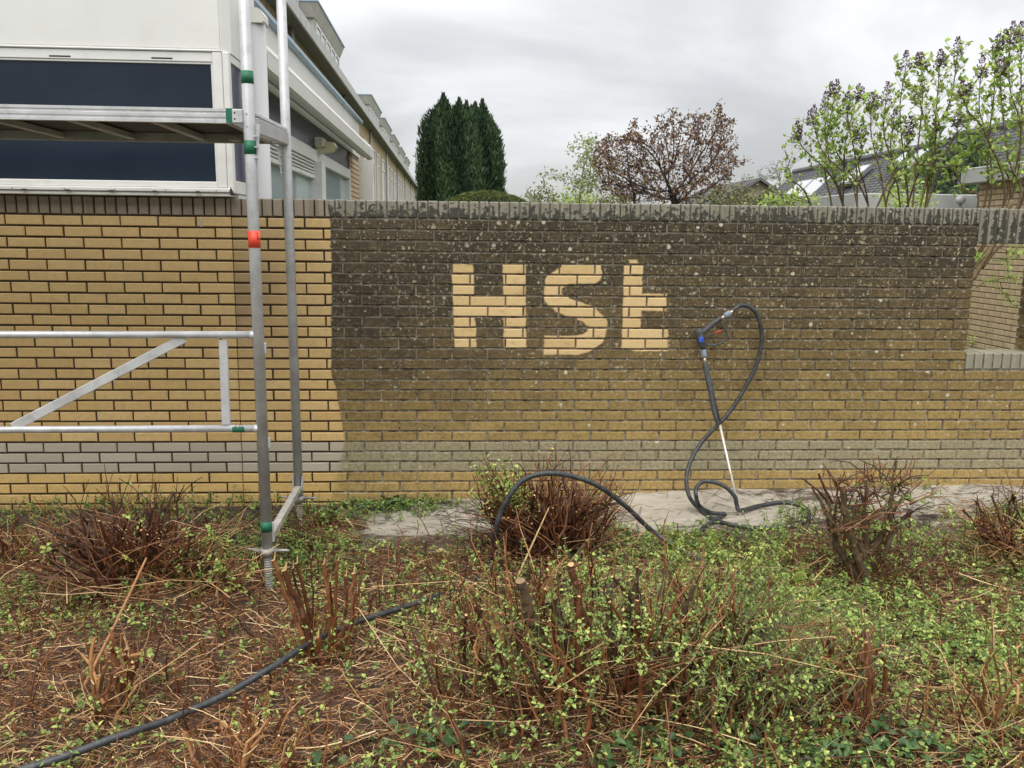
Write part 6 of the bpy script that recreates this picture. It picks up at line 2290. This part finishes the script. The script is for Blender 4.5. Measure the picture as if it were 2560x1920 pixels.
# bungalow row with skylights
ex, ez = CAM[0] + 10.2, 1.748 + .62
rx_, rz = CAM[0] + 12.0, 1.748 + 2.35
y0b, y1b = 8.0, 25.8
for i, (ya, yb_, lab) in enumerate(((15.6, y1b, "farther low house with dark tiled roof and two skylights"), (y0b, 15.55, "nearer low house with dark tiled roof behind the lilacs"))):
    t = thing("bungalow", lab, "house", (ex + 2, (ya + yb_) / 2, 0), "low houses with dark roofs at right")
    T = np.array(t.location)
    dz = .12 * i
    mb = MB(); mb.box(ex + .4, rx_ + 1.6, ya + .02, yb_ - .02, 0, ez + dz + .1)
    mb.add([(ex + .4, ya + .02, ez + dz + .1), (rx_ + 1.6, ya + .02, ez + dz + .1), (rx_, ya + .02, rz + dz - .12)], [(0, 1, 2)])
    mb.build("house_wall", M_HBRICK, t, loc=T)
    tiled_roof(t, T, ex, ez + dz, rx_, rz + dz, ya, yb_, M_TILE)
    tiled_roof(t, T, rx_ + 1.85, ez + dz, rx_, rz + dz, ya, yb_, M_TILE)
    mb = MB(); mb.tube([(rx_, ya, rz + dz + .05), (rx_, yb_, rz + dz + .05)], .10, 8); mb.build("ridge", M_TILE, t, loc=T)

    def skylight(px, py, w=.75, h=1.15):
        # point on the roof plane
        nrm = np.array([-(rz - ez), 0, (rx_ - ex)]); nrm /= np.linalg.norm(nrm)
        p0 = np.array([ex, 0, ez + dz + .06])
        d = ray(px, py); tt = ((p0 - CAM) @ nrm) / (d @ nrm)
        c = CAM + d * tt
        al = np.array([rx_ - ex, 0, rz - ez]); al /= np.linalg.norm(al)
        mb = MB()
        y_ = np.array([0, 1.0, 0])
        for (nm, a, b_, o, mt) in (("skylight_frame", w, h, .06, M_SOFFIT), ("skylight_glass", w - .12, h - .12, .075, M_SKYL)):
            mb = MB()
            cs = [c + al * (sx * b_ / 2) + y_ * (sy * a / 2) + nrm * o for sx, sy in ((-1, -1), (1, -1), (1, 1), (-1, 1))]
            lo = [p - nrm * (.1 if nm == "skylight_frame" else .02) for p in cs]
            mb.add(cs + lo, [(3, 2, 1, 0), (0, 1, 5, 4), (1, 2, 6, 5), (2, 3, 7, 6), (3, 0, 4, 7)])
            if nm == "skylight_frame":
                fo = mb.build("skylight", mt, t, loc=T)
            else:
                g_ = mb.build("skylight_glass", mt, fo); g_.data.transform(Matrix.Translation(-Vector(T)))
    if i == 0:
        skylight(2000, 472, 1.3, .75); skylight(2036, 471, 1.3, .95)
    else:
        skylight(2140, 440, .9, .8); skylight(2255, 402, .5, .6); skylight(2290, 402, .6, .8)

# gabled house
Yg = 34.0
ap = on_y(1897, 443, Yg)
t = thing("gabled_house", "small brown gabled house with grey roof between bronze tree and lilacs", "house", (ap[0], Yg, 0))
T = np.array(t.location)
ze = ap[2] - 1.9; xl_, xr_ = ap[0] - 3.3, ap[0] + 3.3
mb = MB(); prism_y(mb, [(xl_ + .3, 0), (xr_ - .3, 0), (xr_ - .3, ze), (ap[0], ap[2] - .15), (xl_ + .3, ze)], Yg, Yg + 9); mb.build("house_wall", M_RENDER, t, loc=T)
tiled_roof(t, T, xl_, ze - .12, ap[0], ap[2] - .05, Yg - .25, Yg + 9.3, M_TILE2, rib=.35)
tiled_roof(t, T, xr_, ze - .12, ap[0], ap[2] - .05, Yg - .25, Yg + 9.3, M_TILE2, rib=.35)


def far_tree(label, px, top, Yq, hw, n, mat, lt, bark=M_OLIVE):
    c = on_y(px, top, Yq)
    R_ = hw * (Yq - CAM[1]) / FPX
    r0_ = np.array([c[0], Yq, 0])
    H_ = c[2]
    att = ellip_points(n, np.array([c[0], Yq, H_ * .62]), np.array([R_, R_ * .6, H_ * .38]))
    grown_tree("background_tree", label, "tree", r0_, att, R_ * .13, R_ * 1.2, R_ * .16, .012, .16, M_FARBARK, mat, 7, (R_ * .04, R_ * .085), .6, lt,
               trunk=[r0_, r0_ + np.array([0, 0, H_ * .2]), r0_ + np.array([0, 0, H_ * .38])], spread=R_ * .07, fold=False, group="pale trees far behind the houses")


M_FARBARK = simple("far_bark", (0.14, 0.125, 0.10), .9)
far_tree("hazy spring tree right behind the gabled house", 1945, 395, 46, 62, 420, M_FARLEAF, (0, 1))
far_tree("hazy spring tree left of the gabled roof", 1870, 432, 50, 55, 300, M_FARLEAF, (0, 1))
far_tree("hazy spring tree behind the leftmost lilac", 2030, 415, 48, 60, 300, M_FARLEAF, (.1, .8))
far_tree("low hazy tree behind the pale blossom shrub", 1460, 478, 55, 70, 220, M_FARLEAF, (.2, 1))
# dark evergreen in front of the bungalow roof, right
cz_ = on_y(2395, 340, 4.6)
att = []
while len(att) < 420:
    px, py = random.uniform(2300, 2475), random.uniform(345, 500)
    if py > 340 + abs(px - 2420) * .5:
        att.append(on_y(px, py, 6.2 + random.gauss(0, .25)))
r_ = on_y(2400, 520, 6.2); r0_ = np.array([r_[0], 6.2, 0])
grown_tree("evergreen_bush", "dark green twiggy evergreen between the lilacs and the dark roof", "shrub", r0_, np.array(att), .09, .9, .11, .004, .03, M_DARKTWIG, M_CYP, 9, (.04, .09), .5, (.3, 1), trunk=[r0_, np.array([r_[0], 6.2, 1.3]), np.array([r_[0], 6.2, 2.0])], spread=.06)
